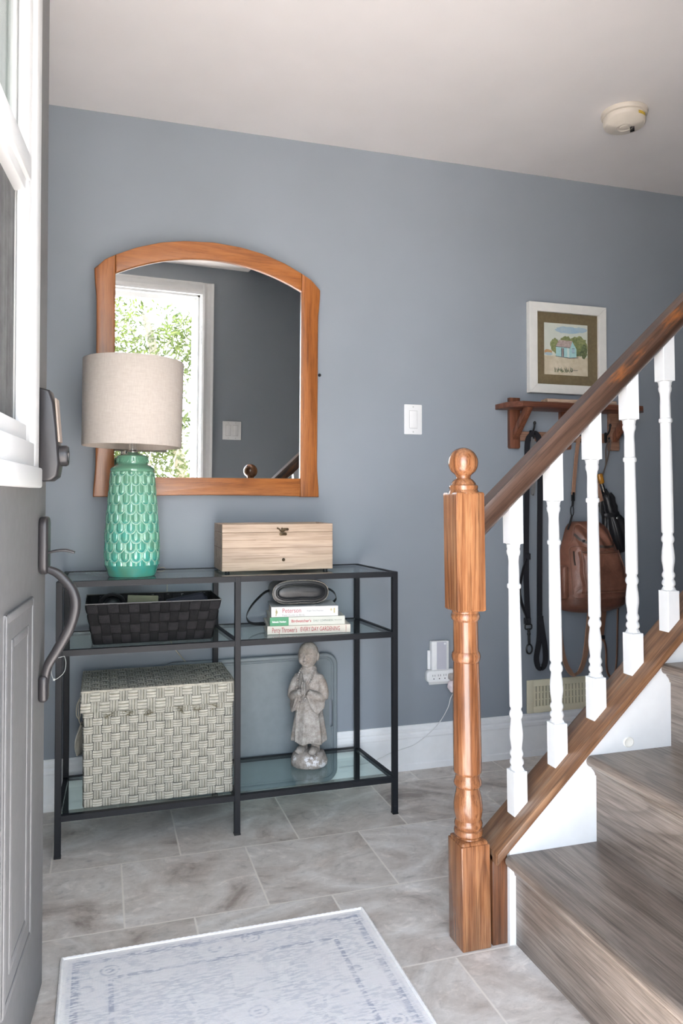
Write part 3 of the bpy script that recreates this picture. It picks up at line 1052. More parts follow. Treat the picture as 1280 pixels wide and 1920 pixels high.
# ------------------------------------------------------------------ wall plates and plugs
def switch(name, label, cx, cz, y, gang, s):
    """s: +1 faces -y (back wall), -1 faces +y (front wall)"""
    e = thing(name, label, 'switch', (cx, y, cz))
    w_ = 0.073 if gang == 1 else 0.118
    bm = BM(); prism(bm, rrect(cx, cz, w_, 0.115, 0.003, 3), 'y', y, y - s * 0.005, 0.0015)
    obj('cover_plate', bm, M_white2, e)
    for i in range(gang):
        ox = cx + (0 if gang == 1 else (-0.023 + 0.046 * i))
        bm = BM(); box(bm, (ox - 0.017, min(y - s * 0.004, y - s * 0.0057), cz - 0.0345), (ox + 0.017, max(y - s * 0.004, y - s * 0.0057), cz + 0.0345))
        obj('rocker_surround', bm, flat('switch_gap', (0.55, 0.55, 0.54), 0.4) if 'switch_gap' not in bpy.data.materials else bpy.data.materials['switch_gap'], e, smooth=False)
        bm = BM()
        prism(bm, [(y - s * 0.005, cz - 0.0325), (y - s * 0.0085, cz - 0.0325), (y - s * 0.0065, cz + 0.0), (y - s * 0.0068, cz + 0.0325), (y - s * 0.005, cz + 0.0325)], 'x', ox - 0.0155, ox + 0.0155, 0.0008)
        obj('rocker', bm, M_white2, e)
        for dz in (-0.048, 0.048):
            bm = BM(); lathe(bm, [(0.003, 0), (0.0028, 0.001), (0.0004, 0.0013)], seg=12)
            for v in bm.verts:
                v.co = V((ox + v.co.x, y - s * (0.0048 + v.co.z), cz + dz + v.co.y))
            obj('screw', bm, bpy.data.materials['switch_gap'], e)
    return e


switch('light_switch', 'white rocker light switch on the blue grey wall right of the mirror', 1.1413, 1.3345, -0.0002, 1, 1)
switch('light_switch', 'white double rocker switch seen reflected in the mirror', 0.971, 1.354, FW + 0.0002, 2, -1)

ou = thing('wall_outlet', 'white outlet with wide plug tap, low on wall beside newel post', 'outlet', (1.245, 0, 0.32))
bm = BM(); prism(bm, rrect(1.246, 0.372, 0.084, 0.115, 0.004, 3), 'y', -0.0002, -0.006, 0.0015)
obj('cover_plate', bm, M_white2, ou)
bm = BM(); prism(bm, rrect(1.248, 0.3515, 0.125, 0.046, 0.014, 5), 'y', -0.006, -0.034, 0.005, seg=3)
tp = obj('outlet_tap', bm, M_white2, ou)
bm = BM()
for ox in (1.211, 1.234, 1.257):
    box(bm, (ox - 0.0045, -0.0345, 0.352), (ox - 0.0030, -0.0335, 0.3595)); box(bm, (ox + 0.0045, -0.0345, 0.352), (ox + 0.006, -0.0335, 0.3595))
    prism(bm, circ(0.0022, 10) and [(ox + 0.0008 + a, 0.3435 + b) for a, b in circ(0.0022, 10)], 'y', -0.0335, -0.0345)
obj('socket_holes', bm, M_dark, tp, smooth=False)
ex = thing('plug_in_device', 'white plug in box with grey front and round button above outlet', 'device', (1.243, -0.006, 0.372))
bm = BM(); prism(bm, rrect(1.2415, 0.4295, 0.072, 0.110, 0.003, 3), 'y', -0.0062, -0.030, 0.003)
obj('body', bm, M_white2, ex)
bm = BM(); box(bm, (1.196, -0.012, 0.3755), (1.2065, -0.006, 0.448), 0.002); obj('side_flange', bm, M_white2, ex)
bm = BM(); box(bm, (1.226, -0.0312, 0.377), (1.266, -0.0295, 0.482)); obj('front_panel', bm, flat('grey_plastic', (0.50, 0.50, 0.56), 0.35, var=0.02), ex, smooth=False)
bm = BM(); lathe(bm, [(0.0042, 0), (0.0042, 0.001), (0.0026, 0.001), (0.0024, 0.0004), (0.0002, 0.0004)], seg=20)
for v in bm.verts:
    v.co = V((1.2595 + v.co.x, -0.031 - v.co.z, 0.4745 + v.co.y))
obj('button', bm, M_white2, ex)
pa = thing('power_cord', 'grey plug in pinkish wrap with white cord trailing down the wall', 'cord', (1.285, -0.034, 0.30))
bm = BM(); box(bm, (1.268, -0.064, 0.338), (1.300, -0.0342, 0.362), 0.007, 3)
obj('plug', bm, flat('taupe_plastic', (0.36, 0.32, 0.30), 0.5), pa)
bm = BM()
ball(bm, (1.288, -0.045, 0.315), 0.022, 22, 16, (1.0, 0.9, 1.25))
for v in bm.verts:
    q = mnoise.noise(v.co * 70) * 0.008
    v.co += (v.co - V((1.288, -0.045, 0.315))).normalized() * q
obj('paper_wrap', bm, flat('pink_paper', (0.76, 0.66, 0.68), 0.7, var=0.05), pa, ang=60)
bm = BM()
cp = [(1.290, -0.045, 0.290), (1.287, -0.022, 0.262), (1.278, -0.017, 0.225), (1.245, -0.0165, 0.175), (1.20, -0.0165, 0.135), (1.14, -0.0165, 0.098), (1.085, -0.0165, 0.084), (1.03, -0.0165, 0.072), (0.97, -0.017, 0.050), (0.90, -0.0195, 0.044), (0.84, -0.0195, 0.042)]
tube(bm, smooth_path(cp, 8), 0.0017, 8)
obj('cable', bm, flat('white_cable', (0.72, 0.72, 0.72), 0.4), pa)

# floor register
vt = thing('wall_vent', 'cream slotted air vent on the wall above the baseboard behind the balusters', 'vent', (1.785, 0, 0.17))
M_vent = flat('cream_vent', (0.80, 0.74, 0.55), 0.45, var=0.02)
bm = BM()
VX0, VX1, VZ0, VZ1 = 1.6305, 1.945, 0.1695, 0.301
for x0, x1, z0, z1 in ((VX0, VX0 + 0.028, VZ0, VZ1), (VX1 - 0.028, VX1, VZ0, VZ1), (VX0 + 0.028, VX1 - 0.028, VZ0, VZ0 + 0.026), (VX0 + 0.028, VX1 - 0.028, VZ1 - 0.026, VZ1)):
    box(bm, (x0, -0.009, z0), (x1, -0.0005, z1), 0.002)
obj('frame', bm, M_vent, vt)
bm = BM(); box(bm, (VX0 + 0.026, -0.002, VZ0 + 0.024), (VX1 - 0.026, -0.0005, VZ1 - 0.024)); obj('back_panel', bm, flat('vent_inside', (0.34, 0.31, 0.21), 0.7), vt, smooth=False)
NSL = 17
for i in range(NSL):
    x = VX0 + 0.034 + (VX1 - VX0 - 0.068) * i / (NSL - 1)
    bm = BM(); box(bm, (x - 0.0048, -0.0075, VZ0 + 0.026), (x + 0.0048, -0.003, VZ1 - 0.026)); obj('slat', bm, M_vent, vt, smooth=False)
bm = BM()
for z in (VZ0 + 0.052, VZ0 + 0.080):
    box(bm, (VX0 + 0.028, -0.0055, z - 0.002), (VX1 - 0.028, -0.002, z + 0.002))
obj('cross_bar', bm, M_vent, vt, smooth=False)

# ------------------------------------------------------------------ smoke detector
sd = thing('smoke_detector', 'round cream smoke detector on the ceiling', 'smoke detector', (1.7018, -0.535, H))
M_sd = flat('aged_cream_plastic', (0.58, 0.53, 0.46), 0.45, var=0.02)
bm = BM(); lathe(bm, [(0.076, 0), (0.077, -0.006), (0.075, -0.014), (0.070, -0.016), (0.066, -0.016)], (1.7018, -0.535, H - 0.0002), 48)
obj('base_ring', bm, M_sd, sd)
bm = BM(); lathe(bm, [(0.066, -0.015), (0.069, -0.017), (0.0690, -0.036), (0.0675, -0.044), (0.0645, -0.047), (0.040, -0.0505), (0.026, -0.053), (0.025, -0.051), (0.016, -0.051), (0.015, -0.053), (0.008, -0.0545), (0.0005, -0.055)], (1.7018, -0.535, H), 48)
for v in bm.verts:     # one side of the face is cut away at a slant
    rel = v.co - V((1.7018, -0.535, H))
    s_ = rel.dot(V((-0.55, -0.83, 0)))
    if s_ > 0.02 and rel.z < -0.03:
        v.co.z += min(0.016, (s_ - 0.02) * 0.42)
body = obj('body', bm, M_sd, sd)
bm = BM()
for i in range(4):
    x = 1.7018 + 0.022 + 0.0065 * i; y = -0.535 - 0.012 + 0.008 * i
    vs = box(bm, (x - 0.0016, y - 0.007, H - 0.0545), (x + 0.0016, y + 0.007, H - 0.0500))
    rot_all(vs, 0.6, (x, y, 0))
obj('sound_slot', bm, M_dark, body, smooth=False)
bm = BM()
c_ = V((1.7018, -0.535, H))
ringp = []
for i in range(7):
    a = math.radians(-88 + 30 * i / 6)
    ringp.append((0.0702 * math.cos(a), 0.0702 * math.sin(a)))
for (x0, y0), (x1, y1) in zip(ringp, ringp[1:]):
    f = bm.faces.new([bm.verts.new(c_ + V(p)) for p in ((x0, y0, -0.034), (x1, y1, -0.034), (x1, y1, -0.024), (x0, y0, -0.024))])
bmesh.ops.remove_doubles(bm, verts=bm.verts, dist=1e-5)
bmesh.ops.solidify(bm, geom=bm.faces[:], thickness=0.0004)
lb = obj('warning_label', bm, pmat('yellow_label', (0.30, 0.20, 0.03), (0.75, 0.52, 0.06), 160), body); lb['label'] = 'yellow warning label'

# ------------------------------------------------------------------ rug
t = NT('faded_rug')
tc = t.new('TexCoord'); sp = t.new('SeparateXYZ'); t.lk(tc.outputs['Object'], sp.inputs[0])
RW, RL = 0.356, 0.47
ex_ = t.math('SUBTRACT', RW, t.math('ABSOLUTE', sp.outputs['X']))
ey_ = t.math('SUBTRACT', RL, t.math('ABSOLUTE', sp.outputs['Y']))
ed = t.math('MINIMUM', ex_, ey_)
lines = t.ramp(ed, [(0.0, 0.0), (0.024, 0.0), (0.026, 0.9), (0.042, 0.75), (0.044, 0.15), (0.098, 0.2), (0.100, 0.85), (0.112, 0.8), (0.114, 0.06), (0.30, 0.0)])
vv = t.new('TexVoronoi'); vv.inputs['Scale'].default_value = 12.0
t.lk(t.coord('Object', (1, 1.15, 1)), vv.inputs['Vector'])
motif = t.ramp(vv.outputs['Distance'], [(0.10, 0.95), (0.17, 0.1), (0.24, 0.8), (0.30, 0.15), (0.45, 0.1), (0.52, 0.5)])
vb = t.new('TexVoronoi', feature='DISTANCE_TO_EDGE'); vb.inputs['Scale'].default_value = 6.5
t.lk(t.coord('Object', (1, 1.2, 1)), vb.inputs['Vector'])
vine = t.ramp(vb.outputs['Distance'], [(0.015, 0.9), (0.04, 0.1)])
inner = t.ramp(ed, [(0.110, 0.0), (0.118, 1.0)])
pat = t.math('MAXIMUM', lines, t.math('MAXIMUM', t.math('MULTIPLY', motif, 0.85), t.math('MULTIPLY', t.math('MULTIPLY', vine, inner), 0.55)))
pat = t.math('MAXIMUM', pat, 0.24)
dash = t.noise(t.coord('Object', (0.28, 1.2, 1)), 150, 4, 0.6)
blotch = t.noise(t.coord(), 13, 4, 0.65)
fade = t.math('MULTIPLY', t.ramp(dash, [(0.42, 0.05), (0.54, 1.0)]), t.ramp(blotch, [(0.32, 0.35), (0.55, 1.0)]))
amt = t.math('MULTIPLY', t.math('MULTIPLY', pat, fade), t.ramp(ed, [(0.014, 0.0), (0.019, 1.0)]))
tint = t.mix(t.noise(t.coord(), 7, 2), (0.24, 0.29, 0.42), (0.36, 0.35, 0.40))
ground = t.mix(t.ramp(blotch, [(0.35, 0.0), (0.65, 1.0)]), (0.84, 0.80, 0.79), (0.90, 0.87, 0.84))
ground = t.mix(t.math('MULTIPLY', t.ramp(dash, [(0.36, 0.6), (0.5, 0.0)]), 0.6), ground, (0.66, 0.65, 0.70))
colr = t.mix(t.math('MULTIPLY', amt, 0.95), ground, tint)
t.set(col=colr, rough=0.95, spec=0.1)
rib = t.math('SINE', t.math('MULTIPLY', sp.outputs['Y'], 1700.0))
t.bump(t.math('ADD', rib, t.noise(t.coord(), 500, 2)), 0.35, 0.0015)
bm = BM()
rv = box(bm, (0.276 - 0.348, -1.355 - 0.462, 0.0004), (0.276 + 0.348, -1.355 + 0.462, 0.0062))
rug = obj('rug', bm, t.m, smooth=False)
tag(rug, 'pale cream rug with faded blue grey pattern on the tile floor', 'rug')
bm = BM()
loop = [(0.276 + sx * 0.352, -1.355 + sy * 0.466) for sx, sy in ((1, 1), (-1, 1), (-1, -1), (1, -1))]
path = []
for i in range(4):
    a, b = V(loop[i] + (0.0052,)), V(loop[(i + 1) % 4] + (0.0052,))
    nn = int((b - a).length / 0.006)
    path += [a.lerp(b, k / nn) for k in range(nn)]
sweep(bm, path, circ(0.0046, 7), up=(0, 0, 1), closed=True, scales=[1.0 + (0.13 if i % 2 else -0.1) for i in range(len(path))])
obj('bound_edge', bm, flat('cream_binding', (0.82, 0.79, 0.76), 0.9, bump=0.3, bscale=600), rug)

# ------------------------------------------------------------------ table lamp
LX, LY = 0.0932, -0.230
lamp = thing('table_lamp', 'table lamp with scalloped teal ceramic body and beige drum shade', 'lamp', (LX, LY, GT + 0.0003))
z0 = GT + 0.0003


def body_r(z):       # radius of the ceramic body above its foot, z from the foot
    P = [(0.036, 0.0815), (0.07, 0.0830), (0.13, 0.0815), (0.20, 0.0765), (0.27, 0.0705), (0.325, 0.0655)]
    if z <= P[0][0]:
        return P[0][1]
    for (a, ra), (b, rb) in zip(P, P[1:]):
        if z <= b:
            return ra + (rb - ra) * (z - a) / (b - a)
    return P[-1][1]


NSC, PITCH_R = 15, 0.0290


def rimflag(th, z):
    return RIM.get('q', 1) < 0.20


RIM = {}


def scale_h(th, z):
    """fish-scale relief: returns height 0..1 and glaze depth"""
    r = body_r(z)
    half = PI * r / NSC
    k0 = math.ceil((z - 0.062) / PITCH_R)
    for k, top in ((k0, True), (k0 - 1, False)):
        zk = 0.062 + k * PITCH_R
        off_ = 0.5 if k % 2 else 0.0
        u = (th / (2 * PI) * NSC + off_) % 1.0 - 0.5
        u = u * 2 * half
        if top:
            dd_ = half - math.hypot(u, zk - z)
            if dd_ <= 0:
                continue
            low = max(0.0, (zk - z) / half)
        else:
            dd_ = half - abs(u)
            low = 0.0
        q = dd_ / half
        RIM['q'] = q
        if q < 0.10:
            h = 0.25 + 0.55 * q / 0.10
        elif q < 0.20:
            h = 0.80
        elif q < 0.34:
            h = 0.80 - 0.62 * math.sin(PI * (q - 0.20) / 0.14 / 2)
        else:
            h = 0.18 + 0.82 * math.sin(min(1.0, (q - 0.34) / 0.45) * PI / 2)
        pool = (1.0 if 0.19 < q < 0.46 else 0.0) * low
        return h, pool
    return 0.3, 0.0


t = NT('teal_glaze')
vc = t.new('VertexColor', layer_name='glaze')
sp = t.new('SeparateColor'); t.lk(vc.outputs['Color'], sp.inputs[0])
nz = t.noise(t.coord(), 14, 3)
pos = t.new('SeparateXYZ'); t.lk(t.coord(), pos.inputs[0])
green = t.mix(nz, (0.115, 0.265, 0.165), (0.155, 0.315, 0.205))
teal = t.mix(nz, (0.02, 0.30, 0.255), (0.05, 0.38, 0.32))
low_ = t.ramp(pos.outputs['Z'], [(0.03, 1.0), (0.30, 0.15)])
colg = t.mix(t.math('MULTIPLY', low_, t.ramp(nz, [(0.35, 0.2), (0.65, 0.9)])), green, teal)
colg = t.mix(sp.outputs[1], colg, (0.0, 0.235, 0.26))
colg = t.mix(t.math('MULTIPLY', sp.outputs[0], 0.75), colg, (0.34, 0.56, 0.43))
t.set(col=colg, rough=0.08, spec=0.6, coat=0.6, coatr=0.05)
M_teal = t.m
bm = BM()
gl_lay = bm.loops.layers.color.new('glaze')
SEG = 320
zs = [0.036 + 0.0012 * i for i in range(241)]
rings, info = [], {}
def addring(fr_, zz, dat=None):
    rg = []
    for i in range(SEG):
        th = 2 * PI * i / SEG
        if dat:
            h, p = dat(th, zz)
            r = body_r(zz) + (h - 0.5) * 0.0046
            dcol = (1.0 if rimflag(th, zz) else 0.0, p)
        else:
            r = fr_; dcol = (0.15, 0.0)
        v = bm.verts.new((LX + r * math.cos(th), LY + r * math.sin(th), z0 + zz))
        info[v] = dcol
        rg.append(v)
    rings.append(rg)
for r, zz in [(0.066, 0.0), (0.070, 0.0004), (0.0725, 0.003), (0.0745, 0.010), (0.0775, 0.022), (0.0830, 0.033), (0.0838, 0.0345), (0.0825, 0.0358)]:
    addring(r, zz)
for zz in zs:
    addring(0, zz, scale_h)
for r, zz in [(0.0660, 0.3246), (0.0678, 0.3255), (0.0682, 0.331), (0.0672, 0.335), (0.056, 0.3445), (0.0475, 0.3485), (0.0462, 0.350), (0.0468, 0.354), (0.0478, 0.360), (0.0470, 0.366), (0.0466, 0.3685), (0.0478, 0.3695), (0.0482, 0.372), (0.0470, 0.3745), (0.030, 0.380), (0.016, 0.384), (0.0155, 0.386)]:
    addring(r, zz)
for A, B in zip(rings, rings[1:]):
    for i in range(SEG):
        f = bm.faces.new((A[i], A[(i + 1) % SEG], B[(i + 1) % SEG], B[i]))
        for lo in f.loops:
            d_ = info[lo.vert]
            lo[gl_lay] = (d_[0], d_[1], 0, 1)
bm.faces.new(rings[0][::-1]); bm.faces.new(rings[-1])
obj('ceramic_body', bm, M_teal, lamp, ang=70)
bm = BM()
for i in range(22):          # small scalloped collar under the neck rim
    th = 2 * PI * i / 22
    c_ = V((LX + 0.0478 * math.cos(th), LY + 0.0478 * math.sin(th), z0 + 0.3600))
    pts = [c_ + V((-math.sin(th) * a, math.cos(th) * a, b)) for a, b in [(-0.0062, 0.007), (-0.006, 0.001), (-0.004, -0.0045), (0, -0.0065), (0.004, -0.0045), (0.006, 0.001), (0.0062, 0.007)]]
    tube(bm, pts, 0.0012, 6)
obj('collar_scallops', bm, M_teal, lamp)
t = NT('clear_acrylic')
t.set(col=(0.95, 0.94, 0.92), rough=0.04, trans=0.9)
bm = BM(); lathe(bm, [(0.0165, 0.386), (0.0165, 0.388), (0.009, 0.392), (0.0085, 0.393)], (LX, LY, z0), 24); obj('neck_cap', bm, flat('brushed_nickel', (0.68, 0.62, 0.58), 0.22, 1.0), lamp)
bm = BM(); lathe(bm, [(0.0118, 0.390), (0.0118, 0.425)], (LX, LY, z0), 24); obj('neck_tube', bm, t.m, lamp)
bm = BM(); lathe(bm, [(0.003, 0.390), (0.003, 0.425), (0.0155, 0.425), (0.0165, 0.430), (0.0165, 0.475), (0.012, 0.480)], (LX, LY, z0), 20); obj('socket', bm, bpy.data.materials['brushed_nickel'], lamp)
bm = BM()
ball(bm, (LX, LY, z0 + 0.535), 0.029, 20, 14); lathe(bm, [(0.013, 0.478), (0.014, 0.50), (0.022, 0.515)], (LX, LY, z0), 20)
obj('bulb', bm, flat('bulb_white', (0.85, 0.84, 0.8), 0.3), lamp)
# shade: double walled drum, slightly tilted
t = NT('beige_linen')
vec = t.coord()
wv = t.math('ADD', t.math('MULTIPLY', t.noise(t.coord('Object', (1, 1, 0.12)), 420, 2), 0.5), t.math('MULTIPLY', t.noise(t.coord('Object', (0.10, 0.10, 1)), 420, 2), 0.5))
t.set(col=t.ramp(wv, [(0.35, (0.64, 0.565, 0.505)), (0.65, (0.76, 0.69, 0.625))]), rough=0.9, spec=0.15)
t.bump(wv, 0.25, 0.0006)
tl = t.new('BsdfTranslucent'); tl.inputs[0].default_value = (0.62, 0.54, 0.46, 1)
mx = t.new('MixShader'); mx.inputs[0].default_value = 0.22
t.lk(t.p.outputs[0], mx.inputs[1]); t.lk(tl.outputs[0], mx.inputs[2]); t.lk(mx.outputs[0], t.out.inputs[0])
bm = BM()
ZS0, ZS1 = 1.193 - z0, 1.4615 - z0
R0, R1 = 0.1510, 0.1530
lathe(bm, [(R0, ZS0), (R0 + 0.0008, ZS0 + 0.001), (R1 + 0.0008, ZS1 - 0.001), (R1, ZS1), (R1 - 0.0016, ZS1), (R0 - 0.0016, ZS0), (R0, ZS0)], (LX, LY, z0), 96, cap=False)
bmesh.ops.remove_doubles(bm, verts=bm.verts, dist=1e-5)
rot_all(bm.verts, math.radians(0.9), (LX, LY, z0 + 0.5), 'Y')
obj('lamp_shade', bm, t.m, lamp, ang=60)
bm = BM()
for k in range(3):
    a = 2 * PI * k / 3 + 0.4
    tube(bm, [(LX + 0.012 * math.cos(a), LY + 0.012 * math.sin(a), z0 + ZS1 - 0.035), (LX + (R1 - 0.001) * math.cos(a), LY + (R1 - 0.001) * math.sin(a), z0 + ZS1 - 0.008)], 0.0013, 6)
lathe(bm, [(0.010, 0), (0.013, 0.001), (0.013, 0.004), (0.010, 0.005)], (LX, LY, z0 + ZS1 - 0.038), 16)
tube(bm, [(LX, LY, z0 + 0.478), (LX + 0.045, LY, z0 + 0.52), (LX + 0.045, LY, z0 + 0.60), (LX, LY, z0 + ZS1 - 0.036)], 0.0014, 6)
obj('shade_carrier', bm, bpy.data.materials['brushed_nickel'], lamp)
cord_m = flat('clear_cord', (0.42, 0.38, 0.30), 0.4)
bm = BM()
tube(bm, smooth_path([(LX + 0.02, LY + 0.07, z0 + 0.004), (LX + 0.08, -0.06, z0 + 0.003), (LX + 0.12, -0.028, z0 - 0.004), (LX + 0.125, -0.022, z0 - 0.1), (LX + 0.13, -0.022, 0.62), (0.235, -0.017, 0.53), (0.30, -0.0165, 0.44), (0.36, -0.0165, 0.33), (0.47, -0.0165, 0.18), (0.52, -0.0185, 0.10), (0.60, -0.0185, 0.03)], 8), 0.0018, 7)
obj('lamp_cord', bm, cord_m, lamp)

# ------------------------------------------------------------------ wooden box
bxr = thing('wooden_box', 'bleached wooden lidded box with bronze latch on the console top', 'box', (0.558, -0.16, GT))
X0, X1, Y0, Y1 = 0.372, 0.744, -0.250, -0.072
zb0, zb1, zl = GT + 0.006, GT + 0.158, GT + 0.131
bm = BM(); box(bm, (X0, Y0, zb0), (X1, Y1, zl - 0.0007), 0.0012, 1)
for z in (GT + 0.0815, GT + 0.1035):
    pass
obj('body', bm, M_boxwood, bxr)
bm = BM()
for z in (GT + 0.0805,):
    box(bm, (X0 - 0.0002, Y0 - 0.0002, z - 0.0006), (X1 + 0.0002, Y0 + 0.001, z + 0.0006))
    box(bm, (X0 - 0.0002, Y0 - 0.0002, z - 0.0006), (X0 + 0.001, Y1, z + 0.0006))
for k, (a, b, z) in enumerate(((X0, X0 + 0.11, GT + 0.106), (X0 + 0.16, X1, GT + 0.104), (X0, X0 + 0.19, GT + 0.055))):
    box(bm, (a, Y0 - 0.0002, z - 0.0004), (b, Y0 + 0.001, z + 0.0004))
obj('plank_seam', bm, flat('seam_brown', (0.14, 0.085, 0.05), 0.8), bxr, smooth=False)
bm = BM()
for a, b in (((X0, Y0), (X1, Y0 + 0.012)), ((X0, Y1 - 0.012), (X1, Y1)), ((X0, Y0 + 0.012), (X0 + 0.012, Y1 - 0.012)), ((X1 - 0.012, Y0 + 0.012), (X1, Y1 - 0.012))):
    box(bm, (a[0], a[1], zl), (b[0], b[1], zb1), 0.001, 1)
box(bm, (X0 + 0.01, Y0 + 0.01, zl), (X1 - 0.01, Y1 - 0.01, zb1 - 0.006))
obj('lid', bm, M_boxwood, bxr)
for x in (X0 + 0.02, X1 - 0.02):
    for y in (Y0 + 0.02, Y1 - 0.02):
        bm = BM()
        lathe(bm, [(0.008, 0), (0.009, 0.0065)], (x, y, GT + 0.0003), 14)
        obj('foot', bm, M_dark, bxr)
M_brass = flat('aged_bronze', (0.09, 0.062, 0.035), 0.4, 0.8, var=0.2)
bm = BM()
lx, lz = 0.571, zl
prism(bm, rrect(lx + 0.008, lz + 0.009, 0.026, 0.009, 0.004, 4), 'y', Y0, Y0 - 0.002, 0.0006)
prism(bm, rrect(lx + 0.002, lz - 0.0065, 0.026, 0.0095, 0.004, 4), 'y', Y0, Y0 - 0.002, 0.0006)
tube(bm, smooth_path([(lx + 0.012, Y0 - 0.003, lz + 0.009), (lx + 0.003, Y0 - 0.004, lz + 0.003), (lx - 0.006, Y0 - 0.004, lz + 0.003), (lx - 0.012, Y0 - 0.004, lz + 0.010), (lx - 0.017, Y0 - 0.004, lz + 0.013)], 5), 0.0024, 8)
tube(bm, smooth_path([(lx - 0.002, Y0 - 0.004, lz + 0.015), (lx - 0.004, Y0 - 0.004, lz + 0.008), (lx + 0.001, Y0 - 0.004, lz + 0.004)], 5), 0.002, 8)
ball(bm, (lx + 0.002, Y0 - 0.003, lz - 0.0065), 0.003, 10, 8); ball(bm, (lx - 0.017, Y0 - 0.004, lz + 0.013), 0.0032, 10, 8)
obj('latch', bm, M_brass, bxr)
bm = BM(); ball(bm, (lx + 0.003, Y0 - 0.004, GT + 0.040), 0.0052, 16, 10); lathe(bm, [(0.003, -0.002), (0.003, 0.002)], (lx + 0.003, Y0 - 0.002, GT + 0.040), 8)
obj('knob', bm, M_brass, bxr)

# ------------------------------------------------------------------ woven baskets
def weave(bm, P00, P10, P11, P01, nu, nv, th, phase=0, asp=1.0):
    """woven straps over a quad; P00->P10 is u, P00->P01 is v; outward normal = u x v"""
    uvl = bm.loops.layers.uv.verify()
    P00, P10, P11, P01 = map(V, (P00, P10, P11, P01))
    nrm = (P10 - P00).cross(P01 - P00).normalized()

    def at(u, v):
        return (P00 * (1 - u) + P10 * u) * (1 - v) + (P01 * (1 - u) + P11 * u) * v
    N = 4
    jr = random.Random(nu * 31 + nv * 7 + phase)
    for i in range(nu):
        for j in range(nv):
            vert = (i + j + phase) % 2 == 0      # vertical strap on top here
            g = [[None] * (N + 1) for _ in range(N + 1)]
            ju, jv = jr.uniform(-0.03, 0.03), jr.uniform(-0.03, 0.03)
            for a in range(N + 1):
                for b in range(N + 1):
                    fa, fb = a / N, b / N          # a along strap, b across
                    along = -0.10 + 1.20 * fa
                    across = 0.03 + 0.94 * fb
                    h = th * (0.15 + 0.85 * math.sin(PI * fa) ** 0.7) * (1.0 if 0 < b < N else 0.72)
                    if a in (0, N):
                        h = -0.3 * th
                    u, v = ((i + across + ju) / nu, (j + along) / nv) if vert else ((i + along) / nu, (j + across + jv) / nv)
                    u, v = min(1.002, max(-0.002, u)), min(1.002, max(-0.002, v))
                    g[a][b] = bm.verts.new(at(u, v) + nrm * h)
            for a in range(N):
                for b in range(N):
                    q = [(a, b), (a + 1, b), (a + 1, b + 1), (a, b + 1)]
                    if vert:
                        q = q[::-1]
                    f = bm.faces.new([g[x][y] for x, y in q])
                    for lo, (x, y) in zip(f.loops, q):
                        lo[uvl].uv = (y / N + (0 if vert else 1.0), x / N * asp + i * 1.37 + j * 2.11)


def strap_mat(name, stops, lines_n, dash, rough=0.9, dashcol=(0.1, 0.1, 0.09), hv=(0.86, 1.05)):
    t = NT(name)
    tc = t.new('TexCoord'); sp = t.new('SeparateXYZ'); t.lk(tc.outputs['UV'], sp.inputs[0])
    fu = t.math('FRACT', t.math('MULTIPLY', sp.outputs['X'], 0.9999))
    c = t.ramp(fu, stops, 'CONSTANT')
    ds = t.math('GREATER_THAN', t.math('FRACT', t.math('MULTIPLY', sp.outputs['Y'], dash)), 0.5)
    nz_ = t.noise(t.coord(), 45, 3)
    hz_ = t.math('GREATER_THAN', sp.outputs['X'], 1.0001)
    c = t.mix(1.0, c, t.ramp(hz_, [(0.0, hv[0]), (1.0, hv[1])]), 'MULTIPLY')  # on the hamper this paints light into the straps: crosswise lighter, upright darker
    c = t.mix(1.0, c, t.ramp(nz_, [(0.3, 0.80), (0.7, 1.12)]), 'MULTIPLY')
    thread = t.math('SINE', t.math('MULTIPLY', sp.outputs['Y'], dash * 2 * PI))
    across_ = t.math('SINE', t.math('MULTIPLY', fu, lines_n * 2 * PI))
    c = t.mix(t.math('MULTIPLY', t.math('MULTIPLY_ADD', thread, 0.5, 0.5), 0.28), c, t.mix(1.0, c, (0.45, 0.45, 0.45), 'MULTIPLY'))
    edge_ = t.math('LESS_THAN', t.math('MINIMUM', fu, t.math('SUBTRACT', 1.0, fu)), 0.085)
    c = t.mix(t.math('MULTIPLY', edge_, ds), c, dashcol)
    t.set(col=c, rough=rough, spec=0.2)
    t.bump(t.math('ADD', thread, across_), 0.4, 0.0008)
    return t.m


BEI, BEI2, DRK, GRN, OLV = (0.43, 0.405, 0.34), (0.52, 0.495, 0.425), (0.055, 0.06, 0.055), (0.27, 0.29, 0.24), (0.36, 0.33, 0.25)
M_hamp = strap_mat('striped_strap', [(0.0, BEI2), (0.28, GRN), (0.31, BEI), (0.34, DRK), (0.37, BEI2), (0.58, OLV), (0.64, DRK), (0.67, BEI), (0.72, GRN), (0.75, BEI2)], 5, 6)
M_bask = strap_mat('black_strap', [(0.0, (0.011, 0.0105, 0.0115)), (0.1, (0.017, 0.016, 0.017)), (0.9, (0.011, 0.0105, 0.0115))], 8, 9, 0.85, (0.005, 0.005, 0.005), (0.9, 1.55))
M_under = flat('dark_underlay', (0.05, 0.05, 0.045), 0.95)  # dark underlay box just inside the hamper weave
M_under_b = flat('black_lining', (0.008, 0.008, 0.009), 0.9)


def frustum_pts(lo, hi):
    (x0, y0, z0_), (x1, y1) = lo
    (a0, b0, z1_), (a1, b1) = hi
    return [(x0, y0, z0_), (x1, y0, z0_), (x1, y1, z0_), (x0, y1, z0_), (a0, b0, z1_), (a1, b0, z1_), (a1, b1, z1_), (a0, b1, z1_)]


def solid8(bm, P, top=True):
    v = [bm.verts.new(p) for p in P]
    q = [(3, 2, 1, 0), (0, 1, 5, 4), (1, 2, 6, 5), (2, 3, 7, 6), (3, 0, 4, 7)] + ([(4, 5, 6, 7)] if top else [])
    for f in q:
        bm.faces.new([v[i] for i in f])


